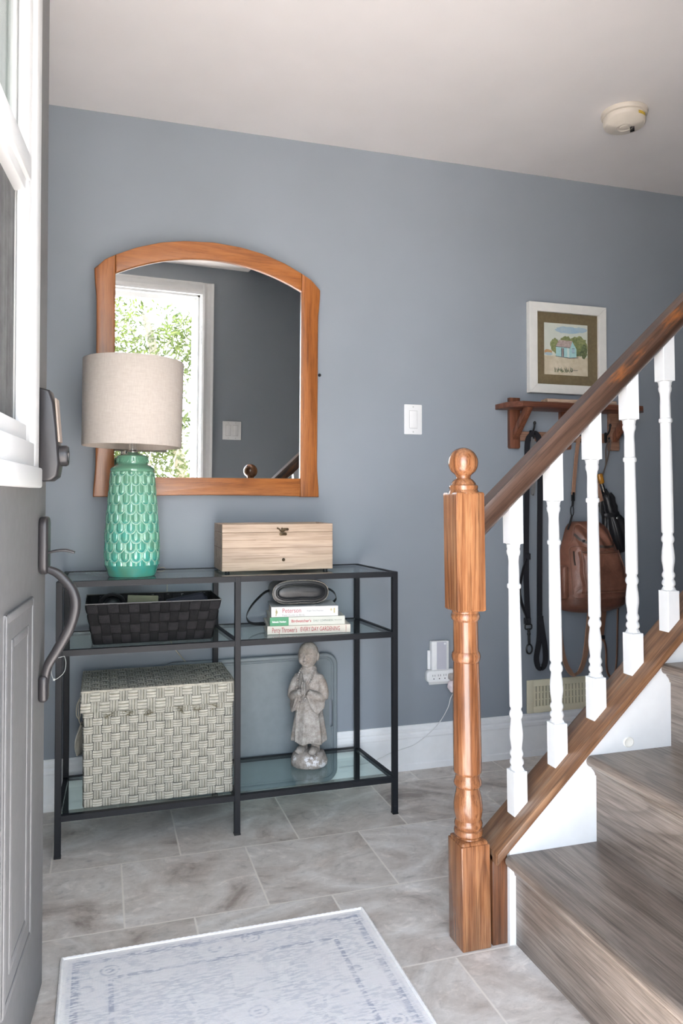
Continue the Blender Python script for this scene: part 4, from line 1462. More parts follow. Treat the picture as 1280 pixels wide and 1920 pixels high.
# storage hamper on the lowest shelf
hm = thing('storage_hamper', 'large woven striped hamper with lid on the lowest shelf', 'basket', (0.177, -0.20, GL))
hx0, hx1, hy0, hy1, hz0, hz1 = -0.047, 0.397, -0.332, -0.062, GL + 0.0006, 0.405
P = frustum_pts(((hx0 + 0.003, hy0 + 0.003, hz0), (hx1 - 0.003, hy1 - 0.003)), ((hx0 + 0.001, hy0 + 0.003, hz1), (hx1 - 0.002, hy1 - 0.003)))
bm = BM(); solid8(bm, P); obj('lining', bm, M_under, hm, smooth=False)
bm = BM()
A, B, Cc, D, E_, F_, G_, H_ = [V(p) for p in P]
weave(bm, A, B, F_, E_, 17, 12, 0.0035, 0, 2.0)
weave(bm, D, A, E_, H_, 10, 12, 0.0035, 1, 2.0)
weave(bm, B, Cc, G_, F_, 10, 12, 0.0035, 1, 2.0)
weave(bm, Cc, D, H_, G_, 17, 12, 0.003, 0, 2.0)
obj('woven_body', bm, M_hamp, hm, ang=60)
lx0, lx1, ly0, ly1, lz0, lz1 = hx0 - 0.007, hx1 + 0.006, hy0 - 0.007, hy1 + 0.008, 0.400, 0.464
P = frustum_pts(((lx0, ly0, lz0), (lx1, ly1)), ((lx0 + 0.002, ly0 + 0.004, lz1 - 0.004), (lx1 - 0.002, ly1 - 0.002)))
bm = BM(); solid8(bm, frustum_pts(((lx0 + 0.003, ly0 + 0.004, lz0 + 0.002), (lx1 - 0.003, ly1 - 0.004)), ((lx0 + 0.005, ly0 + 0.008, lz1 - 0.0075), (lx1 - 0.005, ly1 - 0.006)))); lid = obj('lid_lining', bm, M_under, hm, smooth=False)
bm = BM()
A, B, Cc, D, E_, F_, G_, H_ = [V(p) for p in P]
up_ = V((0, 0, 0.0002))
weave(bm, A, B, F_, E_, 17, 2, 0.0035, 1, 2.0)
weave(bm, D, A, E_, H_, 10, 2, 0.0035, 1, 2.0)
weave(bm, B, Cc, G_, F_, 10, 2, 0.0035, 1, 2.0)
weave(bm, E_ + up_, F_ + up_, G_ + up_, H_ + up_, 17, 10, 0.0045, 1, 2.0)
obj('woven_lid', bm, M_hamp, hm, ang=60)
bm = BM()
tube(bm, [E_, F_, G_, H_], 0.0036, 10, closed=True)
lb_ = obj('lid_binding', bm, flat('beige_binding', (0.40, 0.375, 0.31), 0.9, bump=0.4, bscale=500, var=0.25), hm)
bm = BM()
ribbon(bm, smooth_path([(hx0 - 0.003, -0.215, 0.33), (hx0 - 0.016, -0.22, 0.30), (hx0 - 0.020, -0.222, 0.27), (hx0 - 0.014, -0.215, 0.246), (hx0 - 0.010, -0.19, 0.262), (hx0 - 0.013, -0.175, 0.30), (hx0 - 0.003, -0.17, 0.33)], 6), 0.020, 0.003, (0.5, 0.8, 0))
obj('handle', bm, M_hamp, hm)
bm = BM()
tube(bm, smooth_path([(lx0 - 0.003, -0.25, 0.425), (lx0 - 0.012, -0.252, 0.405), (lx0 - 0.014, -0.252, 0.375), (lx0 - 0.006, -0.25, 0.362), (lx0 + 0.001, -0.249, 0.385)], 6), 0.0013, 6)
tube(bm, smooth_path([(lx0 - 0.003, -0.25, 0.425), (lx0 - 0.008, -0.255, 0.40), (lx0 - 0.006, -0.258, 0.36), (lx0 - 0.001, -0.255, 0.345)], 6), 0.0013, 6)
obj('lid_tie', bm, cord_m, hm)
bm = BM()
rr = random.Random(11)
for fx_ in (0.165, 0.285, 0.415, 0.63, 0.745, 0.86):
    cx_ = hx0 + (hx1 - hx0) * fx_
    for k in range(16):
        x = cx_ + rr.uniform(-0.012, 0.012); z = 0.392 + rr.uniform(-0.012, 0.004)
        tube(bm, [(x, hy0 - 0.003, z), (x + rr.uniform(-0.006, 0.006), hy0 - 0.006, z + rr.uniform(-0.003, 0.004)), (x + rr.uniform(-0.010, 0.010), hy0 - 0.0045, z - rr.uniform(0.0, 0.006))], 0.0005, 4)
fz = obj('frayed_threads', bm, flat('frayed_brown', (0.13, 0.105, 0.05), 0.95), hm); fz['kind'] = 'stuff'; fz['label'] = 'brown frayed threads'

# black strap basket on the middle shelf
bk = thing('storage_basket', 'black woven strap basket on the middle shelf', 'basket', (0.155, -0.20, GM))
bz0, bz1 = GM + 0.0006, 0.7155
P = frustum_pts(((-0.018, -0.302, bz0), (0.331, -0.122)), ((-0.042, -0.322, bz1), (0.358, -0.088)))
bm = BM(); solid8(bm, P, top=False)
bmesh.ops.solidify(bm, geom=bm.faces[:], thickness=0.003)
obj('lining', bm, M_under_b, bk, smooth=False)
bm = BM()
A, B, Cc, D, E_, F_, G_, H_ = [V(p) for p in P]
weave(bm, A, B, F_, E_, 13, 4, 0.0042, 0, 2.0)
weave(bm, D, A, E_, H_, 7, 4, 0.0042, 1, 2.0)
weave(bm, B, Cc, G_, F_, 7, 4, 0.0042, 0, 2.0)
weave(bm, Cc, D, H_, G_, 13, 4, 0.003, 0, 2.0)
o_ = Vector((0, 0.006, 0))
weave(bm, Cc * 0 + D + V((0.006, -0.006, 0)), Cc + V((-0.006, -0.006, 0)), G_ + V((-0.006, -0.006, 0)), H_ + V((0.006, -0.006, 0)), 13, 4, 0.003, 1, 2.0)
obj('woven_straps', bm, M_bask, bk, ang=60)
bm = BM()
tube(bm, [E_ + V((-.001, -.001, 0)), F_ + V((.001, -.001, 0)), G_ + V((.001, .001, 0)), H_ + V((-.001, .001, 0))], 0.0022, 8, closed=True)
obj('wire_rim', bm, flat('grey_wire', (0.10, 0.095, 0.09), 0.4, 0.6), bk)
M_tape = flat('grey_tape', (0.16, 0.16, 0.16), 0.6)
for x in (0.002, 0.06, 0.115, 0.165, 0.215, 0.262, 0.305, 0.335):
    bm = BM()
    box(bm, (x - 0.004, -0.0975, bz1 - 0.012), (x + 0.004, -0.0965, bz1 - 0.004))
    obj('rim_staple', bm, M_tape, bk, smooth=False)
# things lying in the basket
bm = BM()
for k, (rr_, dz) in enumerate(((0.037, 0), (0.033, 0.004), (0.036, 0.008), (0.031, 0.011))):
    tube(bm, [V((0.035 + rr_ * 1.05 * math.cos(2 * PI * i / 40), -0.21 + dz, 0.680 + 0.02 + (rr_) * math.sin(2 * PI * i / 40) * 0.85)) for i in range(40)], 0.0035, 8, closed=True)
ball(bm, (0.035, -0.195, 0.695), 0.026, 20, 12, (1, 0.5, 0.9))
tag(obj('cable_coil', bm, flat('black_rubber', (0.012, 0.012, 0.013), 0.45)), 'coiled black cable lying at the left inside the black basket', 'cable')
nb = thing('notebook', 'pale olive notebook standing in the middle of the black basket', 'notebook', (0.125, -0.2, 0.64))
bm = BM(); vs = box(bm, (0.078, -0.225, 0.625), (0.172, -0.222, 0.7235), 0.001, 1); vs = box(bm, (0.078, -0.209, 0.625), (0.172, -0.206, 0.7235), 0.001, 1)
rot_all(bm.verts, 0.06, (0.125, -0.215, 0.67), 'Y')
obj('cover', bm, flat('olive_card', (0.235, 0.235, 0.155), 0.7), nb)
bm = BM(); box(bm, (0.081, -0.2222, 0.627), (0.169, -0.2088, 0.721)); rot_all(bm.verts, 0.06, (0.125, -0.215, 0.67), 'Y')
obj('pages', bm, flat('page_cream', (0.45, 0.44, 0.34), 0.9), nb, smooth=False)
bm = BM()
prism(bm, [(0.195, 0.625), (0.325, 0.625), (0.333, 0.70), (0.312, 0.728), (0.20, 0.708)], 'y', -0.24, -0.205, 0.006, seg=3)
ball(bm, (0.322, -0.222, 0.708), 0.008, 10, 6)
tag(obj('pouch', bm, flat('navy_cloth', (0.016, 0.018, 0.032), 0.7, bump=0.2)), 'dark navy pouch leaning at the right inside the black basket', 'pouch')

# ------------------------------------------------------------------ books
M_page = flat('book_pages', (0.62, 0.59, 0.53), 0.9, var=0.04)
M_red = flat('red_ink', (0.36, 0.03, 0.035), 0.6)
M_redl = flat('faded_red_ink', (0.40, 0.07, 0.08), 0.6)
M_grey = flat('grey_ink', (0.16, 0.20, 0.17), 0.6)
M_greyl = flat('pale_grey_ink', (0.30, 0.30, 0.29), 0.6)
BYAW = math.radians(-7.5)
BP0 = V((0.513, -0.2886, 0))


def bput(x, y, z):
    c, s = math.cos(BYAW), math.sin(BYAW)
    return V((BP0.x + x * c - y * s, BP0.y + x * s + y * c, z))


def book(label, x0, x1, y0, dep, z0, z1, cov, band=None):
    e = thing('book', label, 'book', bput((x0 + x1) / 2, y0 + dep / 2, z0), 'stacked books on the middle shelf')

    def put(bm):
        for v in bm.verts:
            v.co = bput(v.co.x, v.co.y, v.co.z)
    bm = BM()
    prism(bm, [(y0 + 0.001, z0 + 0.0002), (y0 + dep, z0 + 0.0002), (y0 + dep, z0 + 0.0024), (y0 + 0.004, z0 + 0.0024), (y0 + 0.0025, z0 + 0.004), (y0 + 0.0025, z1 - 0.004), (y0 + 0.004, z1 - 0.0024), (y0 + dep, z1 - 0.0024), (y0 + dep, z1), (y0 + 0.001, z1), (y0, z1 - 0.001), (y0, z0 + 0.0012)], 'x', x0, x1)
    put(bm); obj('cover', bm, cov, e, smooth=False)
    bm = BM(); box(bm, (x0 + 0.003, y0 + 0.003, z0 + 0.0023), (x1 - 0.003, y0 + dep - 0.004, z1 - 0.0023)); put(bm); obj('pages', bm, M_page, e, smooth=False)
    if band:
        bm = BM(); box(bm, (band[0], y0 - 0.0003, z0 + 0.0004), (band[1], y0 + 0.0008, z1 - 0.0002)); put(bm); obj('spine_label', bm, band[2], e, smooth=False)
    return e


def spine(e, body, size, x, z, y0, mat, xs=1.0, bold=0.0, nm='spine_title', rot=None):
    p = bput(x, y0 - 0.0005, z)
    text(nm, body, size, p, rot or (PI / 2, 0, BYAW), mat, e, xs, bold)


ca = flat('cream_cover', (0.60, 0.56, 0.48), 0.45, var=0.02)
cb = flat('pale_green_white_cover', (0.50, 0.51, 0.455), 0.45, var=0.02)
cc = flat('white_cover', (0.57, 0.57, 0.56), 0.4, var=0.02)
z1, z2, z3, z4 = GM + 0.0002, GM + 0.0275, GM + 0.0555, GM + 0.0885
b1 = book('cream book with bold red spine title, bottom of the stack', 0.0, 0.272, 0.0, 0.185, z1, z2 - 0.0003, ca)
spine(b1, "Percy Thrower's", 0.0230, 0.0145, (z1 + z2) / 2 - 0.0005, 0, M_red, 0.525, 0.0)
spine(b1, "EVERY DAY GARDENING", 0.0200, 0.1065, (z1 + z2) / 2 + 0.0005, 0, M_red, 0.585, 0.0)
spine(b1, "COLLINGRIDGE", 0.0032, 0.257, z1 + 0.002, 0, M_redl, 1.0, 0, 'publisher_name', (PI / 2, -PI / 2, BYAW))
b2 = book('pale book with green label on its spine, middle of the stack', 0.008, 0.2535, 0.001, 0.170, z2, z3 - 0.0003, cb, (0.008, 0.0685, flat('green_label', (0.035, 0.235, 0.105), 0.5)))
spine(b2, "Schneck / Norbert", 0.0076, 0.0155, (z2 + z3) / 2 - 0.001, 0.001 - 0.0003, M_white2, 0.78, 0.0003, 'label_text')
spine(b2, "Birdwatcher's", 0.0128, 0.077, (z2 + z3) / 2, 0.001, M_redl, 0.92, 0.0002)
spine(b2, "DAILY COMPANION", 0.0092, 0.149, (z2 + z3) / 2, 0.001, M_grey, 0.78, 0.0)
spine(b2, "Marcus Schneck", 0.0042, 0.219, (z2 + z3) / 2 + 0.001, 0.001, M_grey, 0.9, 0.0, 'author_name')
b3 = book('white field guide with a small bird on its spine, top of the stack', 0.0125, 0.231, 0.0015, 0.150, z3, z4, cc)
spine(b3, "Peterson", 0.0205, 0.0475, (z3 + z4) / 2 + 0.0035, 0.0015, M_redl, 0.84, 0.0)
spine(b3, "Field Guide to Birds", 0.0095, 0.0475, z3 + 0.0055, 0.0015, M_greyl, 0.95, 0.0)
spine(b3, "Roger Tory Peterson", 0.0066, 0.128, (z3 + z4) / 2 + 0.002, 0.0015, M_greyl, 0.95, 0.0, 'author_name')
M_bird = flat('ochre_bird', (0.42, 0.36, 0.17), 0.6, var=0.2)
for grp in (([(0.026, 0.014), (0.0305, 0.010), (0.033, 0.016), (0.031, 0.022), (0.028, 0.0235), (0.026, 0.019)], [(0.0268, 0.0232), (0.0293, 0.0232), (0.0293, 0.0272), (0.0268, 0.0272)], [(0.0262, 0.004), (0.0285, 0.003), (0.0295, 0.011), (0.0272, 0.015)]),
            ([(0.205, 0.020), (0.209, 0.016), (0.211, 0.022), (0.208, 0.026)],), ([(0.2165, 0.010), (0.2205, 0.010), (0.2205, 0.026), (0.2165, 0.026)],)):
    bm = BM()
    for pts in grp:
        prism(bm, [(a, z3 + b) for a, b in pts], 'y', 0.0012, 0.002)
    for v in bm.verts:
        v.co = bput(*v.co)
    obj('spine_emblem', bm, M_bird, b3, smooth=False)

# ------------------------------------------------------------------ binocular case on the books
cs = thing('binocular_case', 'black leather rounded case with strap on top of the book stack', 'case', (0.632, -0.2, z4))
M_leather = flat('black_leather', (0.013, 0.014, 0.016), 0.33, bump=0.25, bscale=500, var=0.2)
def kidney(k, cxx=0.632, czz=0.7265, w_=0.093, h_=0.0405):
    out = []
    n_ = 56
    for i in range(n_):
        a = 2 * PI * i / n_
        c, s = math.cos(a), math.sin(a)
        x = math.copysign(abs(c) ** 0.72, c) * (w_ - k)
        z = math.copysign(abs(s) ** 0.80, s) * (h_ - k)
        if s < 0:
            z += 0.006 * math.exp(-(x / 0.045) ** 2)
        out.append((cxx + x, czz + z))
    return out
cz_ = z4 + 0.0003
cen = cz_ + 0.0412
def kring(bm, k, y):
    return [bm.verts.new((x, y, z)) for x, z in kidney(k, czz=cen)]
bm = BM()
ys = [(0.012, -0.155), (0.003, -0.158), (0.0, -0.165), (0.0, -0.262), (-0.0015, -0.263), (-0.0015, -0.2685), (0.001, -0.2705), (0.006, -0.2712), (0.0105, -0.2718), (0.0112, -0.2708), (0.0124, -0.2722), (0.0150, -0.2726), (0.0157, -0.2716), (0.0168, -0.2732), (0.024, -0.2750), (0.034, -0.2762)]
RR = [kring(bm, k, y) for k, y in ys]
for A, B in zip(RR, RR[1:]):
    for i in range(len(A)):
        bm.faces.new((A[i], A[(i + 1) % len(A)], B[(i + 1) % len(A)], B[i]))
bm.faces.new(RR[0][::-1]); bm.faces.new(RR[-1])
bmesh.ops.recalc_face_normals(bm, faces=bm.faces[:])
bmesh.ops.translate(bm, verts=bm.verts, vec=(0, 0, 0))
rot_all(bm.verts, math.radians(-4), (0.632, -0.21, cz_), 'Z')
obj('case_body', bm, M_leather, cs, ang=50)
bm = BM()
kk = kidney(0.0005, czz=cen)
pth = [V((x, -0.2715, z)) for x, z in kk]
tube(bm, pth, 0.0013, 6, closed=True)
rot_all(bm.verts, math.radians(-4), (0.632, -0.21, cz_), 'Z')
o = obj('piping', bm, flat('worn_piping', (0.22, 0.20, 0.17), 0.6, var=0.4, bscale=900), cs); o['label'] = 'pale worn piping'
bm = BM()
ribbon(bm, smooth_path([(0.548, -0.19, cen + 0.002), (0.522, -0.195, cen - 0.006), (0.487, -0.20, cen - 0.036), (0.466, -0.20, cen - 0.066), (0.463, -0.195, cen - 0.088), (0.478, -0.185, cen - 0.106), (0.510, -0.172, cen - 0.114), (0.535, -0.165, cen - 0.116)], 7), 0.011, 0.0022, [(0.15, 0.85, 0.5)] * 50)
obj('shoulder_strap', bm, M_leather, cs)
bm = BM()
ribbon(bm, smooth_path([(0.722, -0.20, cen + 0.004), (0.748, -0.20, cen - 0.002), (0.766, -0.20, cen - 0.016), (0.772, -0.198, cen - 0.034), (0.764, -0.19, cen - 0.047), (0.748, -0.18, cen - 0.054)], 7), 0.011, 0.0022, [(0.15, 0.85, 0.5)] * 40)
obj('shoulder_strap', bm, M_leather, cs)

# ------------------------------------------------------------------ cable tie on the table leg
bm = BM()
lz_ = 0.552
tube(bm, smooth_path([(-0.098, -0.3725, lz_ + 0.025), (-0.094, -0.376, lz_ + 0.006), (-0.098, -0.378, lz_ - 0.018), (-0.112, -0.378, lz_ - 0.033), (-0.126, -0.377, lz_ - 0.038), (-0.133, -0.376, lz_ - 0.018), (-0.131, -0.374, lz_ + 0.004), (-0.1235, -0.3725, lz_ + 0.020)], 6), 0.0009, 6)
tube(bm, [(-0.098, -0.3725, lz_ + 0.025), (-0.1235, -0.3725, lz_ + 0.020)], 0.0009, 6)
box(bm, (-0.1285, -0.380, lz_ - 0.042), (-0.1225, -0.375, lz_ - 0.036), 0.001, 1)
tag(obj('cable_tie', bm, flat('clear_nylon', (0.60, 0.62, 0.60), 0.3)), 'thin white cable tie looped on the left front table leg', 'cable tie')

# ------------------------------------------------------------------ grey tray behind the table
M_tray = flat('grey_plastic_tray', (0.185, 0.215, 0.235), 0.45, bump=0.05, var=0.05)
bm = BM()
tw, tht, tcx, tcz = 0.632, 0.466, 0.512, 0.2335
rings = []
for ins, y in ((0.004, -0.0190), (0.0, -0.021), (0.0, -0.0285), (0.003, -0.0312), (0.010, -0.0315), (0.0135, -0.029), (0.0155, -0.0240), (0.019, -0.0236), (0.021, -0.0250), (0.023, -0.0236), (0.034, -0.0232)):
    rings.append([bm.verts.new((x, y, z)) for x, z in rrect(tcx, tcz, tw - 2 * ins, tht - 2 * ins, max(0.012, 0.045 - ins), 8)])
for A, B in zip(rings, rings[1:]):
    for i in range(len(A)):
        bm.faces.new((A[i], A[(i + 1) % len(A)], B[(i + 1) % len(A)], B[i]))
bm.faces.new(rings[0][::-1]); bm.faces.new(rings[-1])
bmesh.ops.recalc_face_normals(bm, faces=bm.faces[:])
tray = obj('serving_tray', bm, M_tray, ang=25)
cut = BM()
for x in (tcx + tw / 2 - 0.022, tcx - tw / 2 + 0.022):
    prism(cut, rrect(x, 0.246, 0.0125, 0.100, 0.006, 5), 'y', -0.10, 0.0)
cutter = obj('cutter', cut, M_tray, smooth=False)
md_ = tray.modifiers.new('b', 'BOOLEAN'); md_.object = cutter; md_.operation = 'DIFFERENCE'
bake(tray)
bpy.data.objects.remove(cutter)
try:
    tray.data.set_sharp_from_angle(angle=math.radians(25))
except Exception:
    pass
tag(tray, 'large grey tray with slot handle standing against the wall behind the console', 'tray')

# ------------------------------------------------------------------ stone figure
t = NT('weathered_stone')
vec = t.coord()
a_ = t.noise(vec, 42, 6, 0.7); b_ = t.noise(vec, 9, 4, 0.6); c_n = t.noise(vec, 260, 3, 0.6)
cst = t.ramp(a_, [(0.30, (0.20, 0.18, 0.16)), (0.5, (0.36, 0.335, 0.31)), (0.7, (0.50, 0.475, 0.45))])
cst = t.mix(t.ramp(b_, [(0.45, 0.0), (0.7, 0.55)]), cst, (0.30, 0.22, 0.17))
cst = t.mix(t.ramp(c_n, [(0.35, 0.35), (0.6, 0.0)]), cst, (0.16, 0.14, 0.125))
t.set(col=cst, rough=0.92, spec=0.15)
t.bump(t.math('ADD', a_, t.math('MULTIPLY', c_n, 0.5)), 0.5, 0.0012)
M_stone = t.m
t = NT('mossy_stone')
vec = t.coord()
a_ = t.noise(vec, 38, 6, 0.75); d_ = t.noise(vec, 22, 5, 0.7)
cst = t.ramp(a_, [(0.32, (0.14, 0.12, 0.105)), (0.5, (0.30, 0.27, 0.245)), (0.7, (0.44, 0.41, 0.385))])
cst = t.mix(t.ramp(d_, [(0.56, 0.0), (0.60, 1.0)]), cst, (0.62, 0.62, 0.64))
t.set(col=cst, rough=0.95, spec=0.1); t.bump(a_, 0.8, 0.002)
M_stone2 = t.m
FX, FY = 0.684, -0.168
FROT = math.radians(-33)
fig = thing('stone_statue', 'weathered stone statue of a shaven headed child monk on bottom glass shelf', 'statue', (FX, FY, GL), rz=FROT)
FM = Matrix.Translation((FX, FY, GL + 0.0003)) @ Matrix.Rotation(FROT, 4, 'Z') @ Matrix.Diagonal((0.93, 0.95, 1.0, 1.0))


def fput(bm):
    for v in bm.verts:
        v.co = FM @ v.co


def remesh(o, vox, sm=2):
    m_ = o.modifiers.new('r', 'REMESH'); m_.mode = 'VOXEL'; m_.voxel_size = vox; m_.use_smooth_shade = True
    if sm:
        s_ = o.modifiers.new('s', 'SMOOTH'); s_.iterations = sm; s_.factor = 0.5
    bake(o)


bm = BM()
lathe(bm, [(0.060, 0.0), (0.0665, 0.004), (0.068, 0.018), (0.064, 0.034), (0.054, 0.046), (0.030, 0.051), (0.001, 0.052)], (0, 0, 0), 64)
for v in bm.verts:
    if v.co.z > 0.0005:
        q = mnoise.noise(V((v.co.x * 28, v.co.y * 28, v.co.z * 40))) * 0.005
        r_ = V((v.co.x, v.co.y, 0))
        if r_.length > 0.01:
            v.co += r_.normalized() * q
    v.co.y *= 0.92
fput(bm); obj('rock_base', bm, M_stone2, fig, ang=70)

bm = BM()
# robe by elliptical sections with folds
SECT = [(0.083, 0.0640, 0.054), (0.088, 0.0655, 0.056), (0.105, 0.0640, 0.0545), (0.135, 0.0590, 0.051), (0.165, 0.0535, 0.047), (0.195, 0.0490, 0.043), (0.225, 0.0455, 0.0405), (0.255, 0.0450, 0.0385), (0.280, 0.0460, 0.036), (0.297, 0.0440, 0.0335), (0.309, 0.0375, 0.0305), (0.319, 0.0290, 0.0275), (0.330, 0.0245, 0.025), (0.340, 0.0225, 0.0235)]
NSG = 96
rg = []
for z, rx, ry in SECT:
    f_ = max(0.0, min(1.0, (0.25 - z) / 0.16))
    row_ = []
    for i in range(NSG):
        th = 2 * PI * i / NSG
        m_ = 1 + f_ * (0.045 * math.sin(7 * th + 0.6) + 0.03 * math.sin(12 * th + 2.1) + 0.018 * math.sin(19 * th))
        if z < 0.1:
            zz = z + 0.004 * math.sin(5 * th + 1)
        else:
            zz = z
        row_.append(bm.verts.new((rx * m_ * math.cos(th), ry * m_ * math.sin(th), zz)))
    rg.append(row_)
for A, B in zip(rg, rg[1:]):
    for i in range(NSG):
        bm.faces.new((A[i], A[(i + 1) % NSG], B[(i + 1) % NSG], B[i]))
bm.faces.new(rg[0][::-1]); bm.faces.new(rg[-1])
# overlapping robe edge running down the front left
tube(bm, smooth_path([(-0.012, -0.030, 0.310), (-0.004, -0.040, 0.285), (-0.014, -0.043, 0.245), (-0.028, -0.043, 0.20), (-0.034, -0.044, 0.15), (-0.034, -0.049, 0.088)], 6), 0.0045, 8)
tube(bm, smooth_path([(0.016, -0.028, 0.312), (0.004, -0.039, 0.292), (-0.006, -0.041, 0.270)], 6), 0.0038, 8)
# collar folds
tube(bm, smooth_path([(0.026, 0.002, 0.328), (0.018, -0.021, 0.318), (0.0, -0.032, 0.304), (-0.018, -0.021, 0.318), (-0.026, 0.002, 0.328), (0.0, 0.026, 0.333), (0.026, 0.002, 0.328)], 6), 0.0046, 8)
for s in (-1, 1):
    # upper arm, forearm and hanging sleeve
    tube(bm, smooth_path([(s * 0.030, 0.002, 0.298), (s * 0.048, -0.002, 0.285), (s * 0.058, -0.008, 0.255), (s * 0.057, -0.016, 0.232)], 6), 0.0185, 14, scales=[0.85 + 0.016 * i for i in range(19)])
    ball(bm, (s * 0.0395, 0.000, 0.2945), 0.0185, 20, 14, (1.05, 1.0, 0.95))
    tube(bm, smooth_path([(s * 0.058, -0.012, 0.236), (s * 0.043, -0.034, 0.240), (s * 0.024, -0.049, 0.250), (s * 0.013, -0.055, 0.258)], 6), 0.0165, 14, scales=[1.15 - 0.018 * i for i in range(19)])
    P = [(s * 0.060, -0.004, 0.252), (s * 0.018, -0.056, 0.262), (s * 0.019, -0.054, 0.238), (s * 0.034, -0.052, 0.206), (s * 0.047, -0.040, 0.188), (s * 0.060, -0.016, 0.204)]
    n_ = V((s * 0.75, -0.62, 0)).normalized() * 0.010
    Aa = [bm.verts.new(V(p) + n_) for p in P]; Bb = [bm.verts.new(V(p) - n_) for p in P]
    bm.faces.new(Aa); bm.faces.new(Bb[::-1])
    for i in range(6):
        bm.faces.new((Aa[i], Bb[i], Bb[(i + 1) % 6], Aa[(i + 1) % 6]))
    tube(bm, smooth_path([(s * 0.0165, -0.062, 0.262), (s * 0.018, -0.060, 0.236), (s * 0.034, -0.058, 0.205), (s * 0.049, -0.045, 0.187)], 5), 0.0034, 7)
    # ankle and foot
    tube(bm, [(s * 0.0235, 0.006, 0.045), (s * 0.0235, 0.005, 0.070), (s * 0.024, 0.002, 0.10)], 0.0165, 14)
    ball(bm, (s * 0.0245, -0.018, 0.056), 0.0175, 18, 12, (0.95, 1.75, 0.75))
    ball(bm, (s * 0.0245, -0.040, 0.054), 0.013, 14, 10, (1.15, 0.8, 0.7))
bmesh.ops.recalc_face_normals(bm, faces=bm.faces[:])
fput(bm)
robe = obj('robed_body', bm, M_stone, None, ang=80)
remesh(robe, 0.0020, 3)
robe.data.transform(wmat(fig).inverted()); robe.parent = fig
robe.data.materials.clear(); robe.data.materials.append(M_stone)

# hands pressed together
bm = BM()
for s in (-1, 1):
    for k in range(4):
        b0_ = V((s * 0.0042, -0.0665 + 0.0048 * k, 0.268))
        tip = V((s * 0.0030, -0.071 + 0.0052 * k, (0.289, 0.2945, 0.293, 0.288)[k]))
        tube(bm, [b0_, b0_.lerp(tip, 0.5) + V((s * 0.0006, 0, 0)), tip], 0.0028, 8, scales=[1.0, 0.95, 0.7])
        ball(bm, tip, 0.0021, 8, 6)
    ball(bm, (s * 0.0046, -0.059, 0.262), 0.0105, 14, 10, (0.42, 1.0, 1.15))
    tube(bm, [(s * 0.0055, -0.052, 0.262), (s * 0.0050, -0.0535, 0.272), (s * 0.0035, -0.0545, 0.279)], 0.0026, 8, scales=[1.1, 1, 0.75])
fput(bm)
hands = obj('praying_hands', bm, M_stone, None)
remesh(hands, 0.0011, 1)
hands.data.transform(wmat(fig).inverted()); hands.parent = fig
hands.data.materials.clear(); hands.data.materials.append(M_stone)

# head
bm = BM()
HC = V((0, -0.006, 0.3765))
bmesh.ops.create_uvsphere(bm, u_segments=48, v_segments=32, radius=1.0)
for v in bm.verts:
    p = v.co.copy()
    x, y, z = p.x * 0.0370, p.y * 0.0385, p.z * 0.0435
    if z < 0:
        k_ = 1 - 0.16 * (z / -0.0435) ** 2
        x *= k_
        if y > 0:
            y *= 1 - 0.25 * (z / -0.0435) ** 2
    else:
        x *= 1 + 0.03 * math.sin(PI * z / 0.0435)
    v.co = HC + V((x, y, z))
for s in (-1, 1):
    ball(bm, HC + V((s * 0.0150, -0.0195, -0.0140)), 0.0168, 18, 12, (1.0, 0.95, 1.05))                       # cheek
    ball(bm, HC + V((s * 0.0365, 0.003, -0.004)), 0.0115, 16, 12, (0.42, 0.75, 1.15))        # ear
    ball(bm, HC + V((s * 0.0352, 0.001, -0.014)), 0.0065, 12, 8, (0.6, 0.8, 1.1))            # ear lobe
    tube(bm, smooth_path([HC + V((s * 0.004, -0.0375, 0.0045)), HC + V((s * 0.0125, -0.0362, 0.0085)), HC + V((s * 0.0225, -0.0300, 0.0055))], 5), 0.0028, 8)    # brow
    tube(bm, smooth_path([HC + V((s * 0.0065, -0.0366, -0.0015)), HC + V((s * 0.013, -0.0356, -0.0035)), HC + V((s * 0.020, -0.0312, -0.0012))], 5), 0.0030, 8)   # closed lid
ball(bm, HC + V((0, -0.0085, -0.0205)), 0.0265, 24, 16, (1.05, 0.98, 0.85))
ball(bm, HC + V((0, -0.0400, -0.0085)), 0.0062, 14, 10, (0.95, 0.75, 0.85))                  # nose tip
tube(bm, [HC + V((0, -0.0368, 0.004)), HC + V((0, -0.0385, -0.002)), HC + V((0, -0.0405, -0.008))], 0.0032, 8)
for s in (-1, 1):
    ball(bm, HC + V((s * 0.0042, -0.0380, -0.0100)), 0.0031, 10, 8)
    tube(bm, smooth_path([HC + V((0, -0.0392, -0.0195)), HC + V((s * 0.005, -0.0385, -0.0195)), HC + V((s * 0.0092, -0.0355, -0.0205))], 4), 0.0021, 7)
ball(bm, HC + V((0, -0.0375, -0.0242)), 0.0060, 12, 8, (1.0, 0.55, 0.42))                    # lower lip
ball(bm, HC + V((0, -0.0270, -0.0315)), 0.0095, 14, 10, (1.3, 0.7, 0.75))                   # chin
tube(bm, [HC + V((0, 0.004, -0.062)), HC + V((0, 0.002, -0.03))], 0.020, 18)
bmesh.ops.recalc_face_normals(bm, faces=bm.faces[:])
fput(bm)
head = obj('head', bm, M_stone, None)
remesh(head, 0.0012, 3)
head.data.transform(wmat(fig).inverted()); head.parent = fig
head.data.materials.clear(); head.data.materials.append(M_stone)
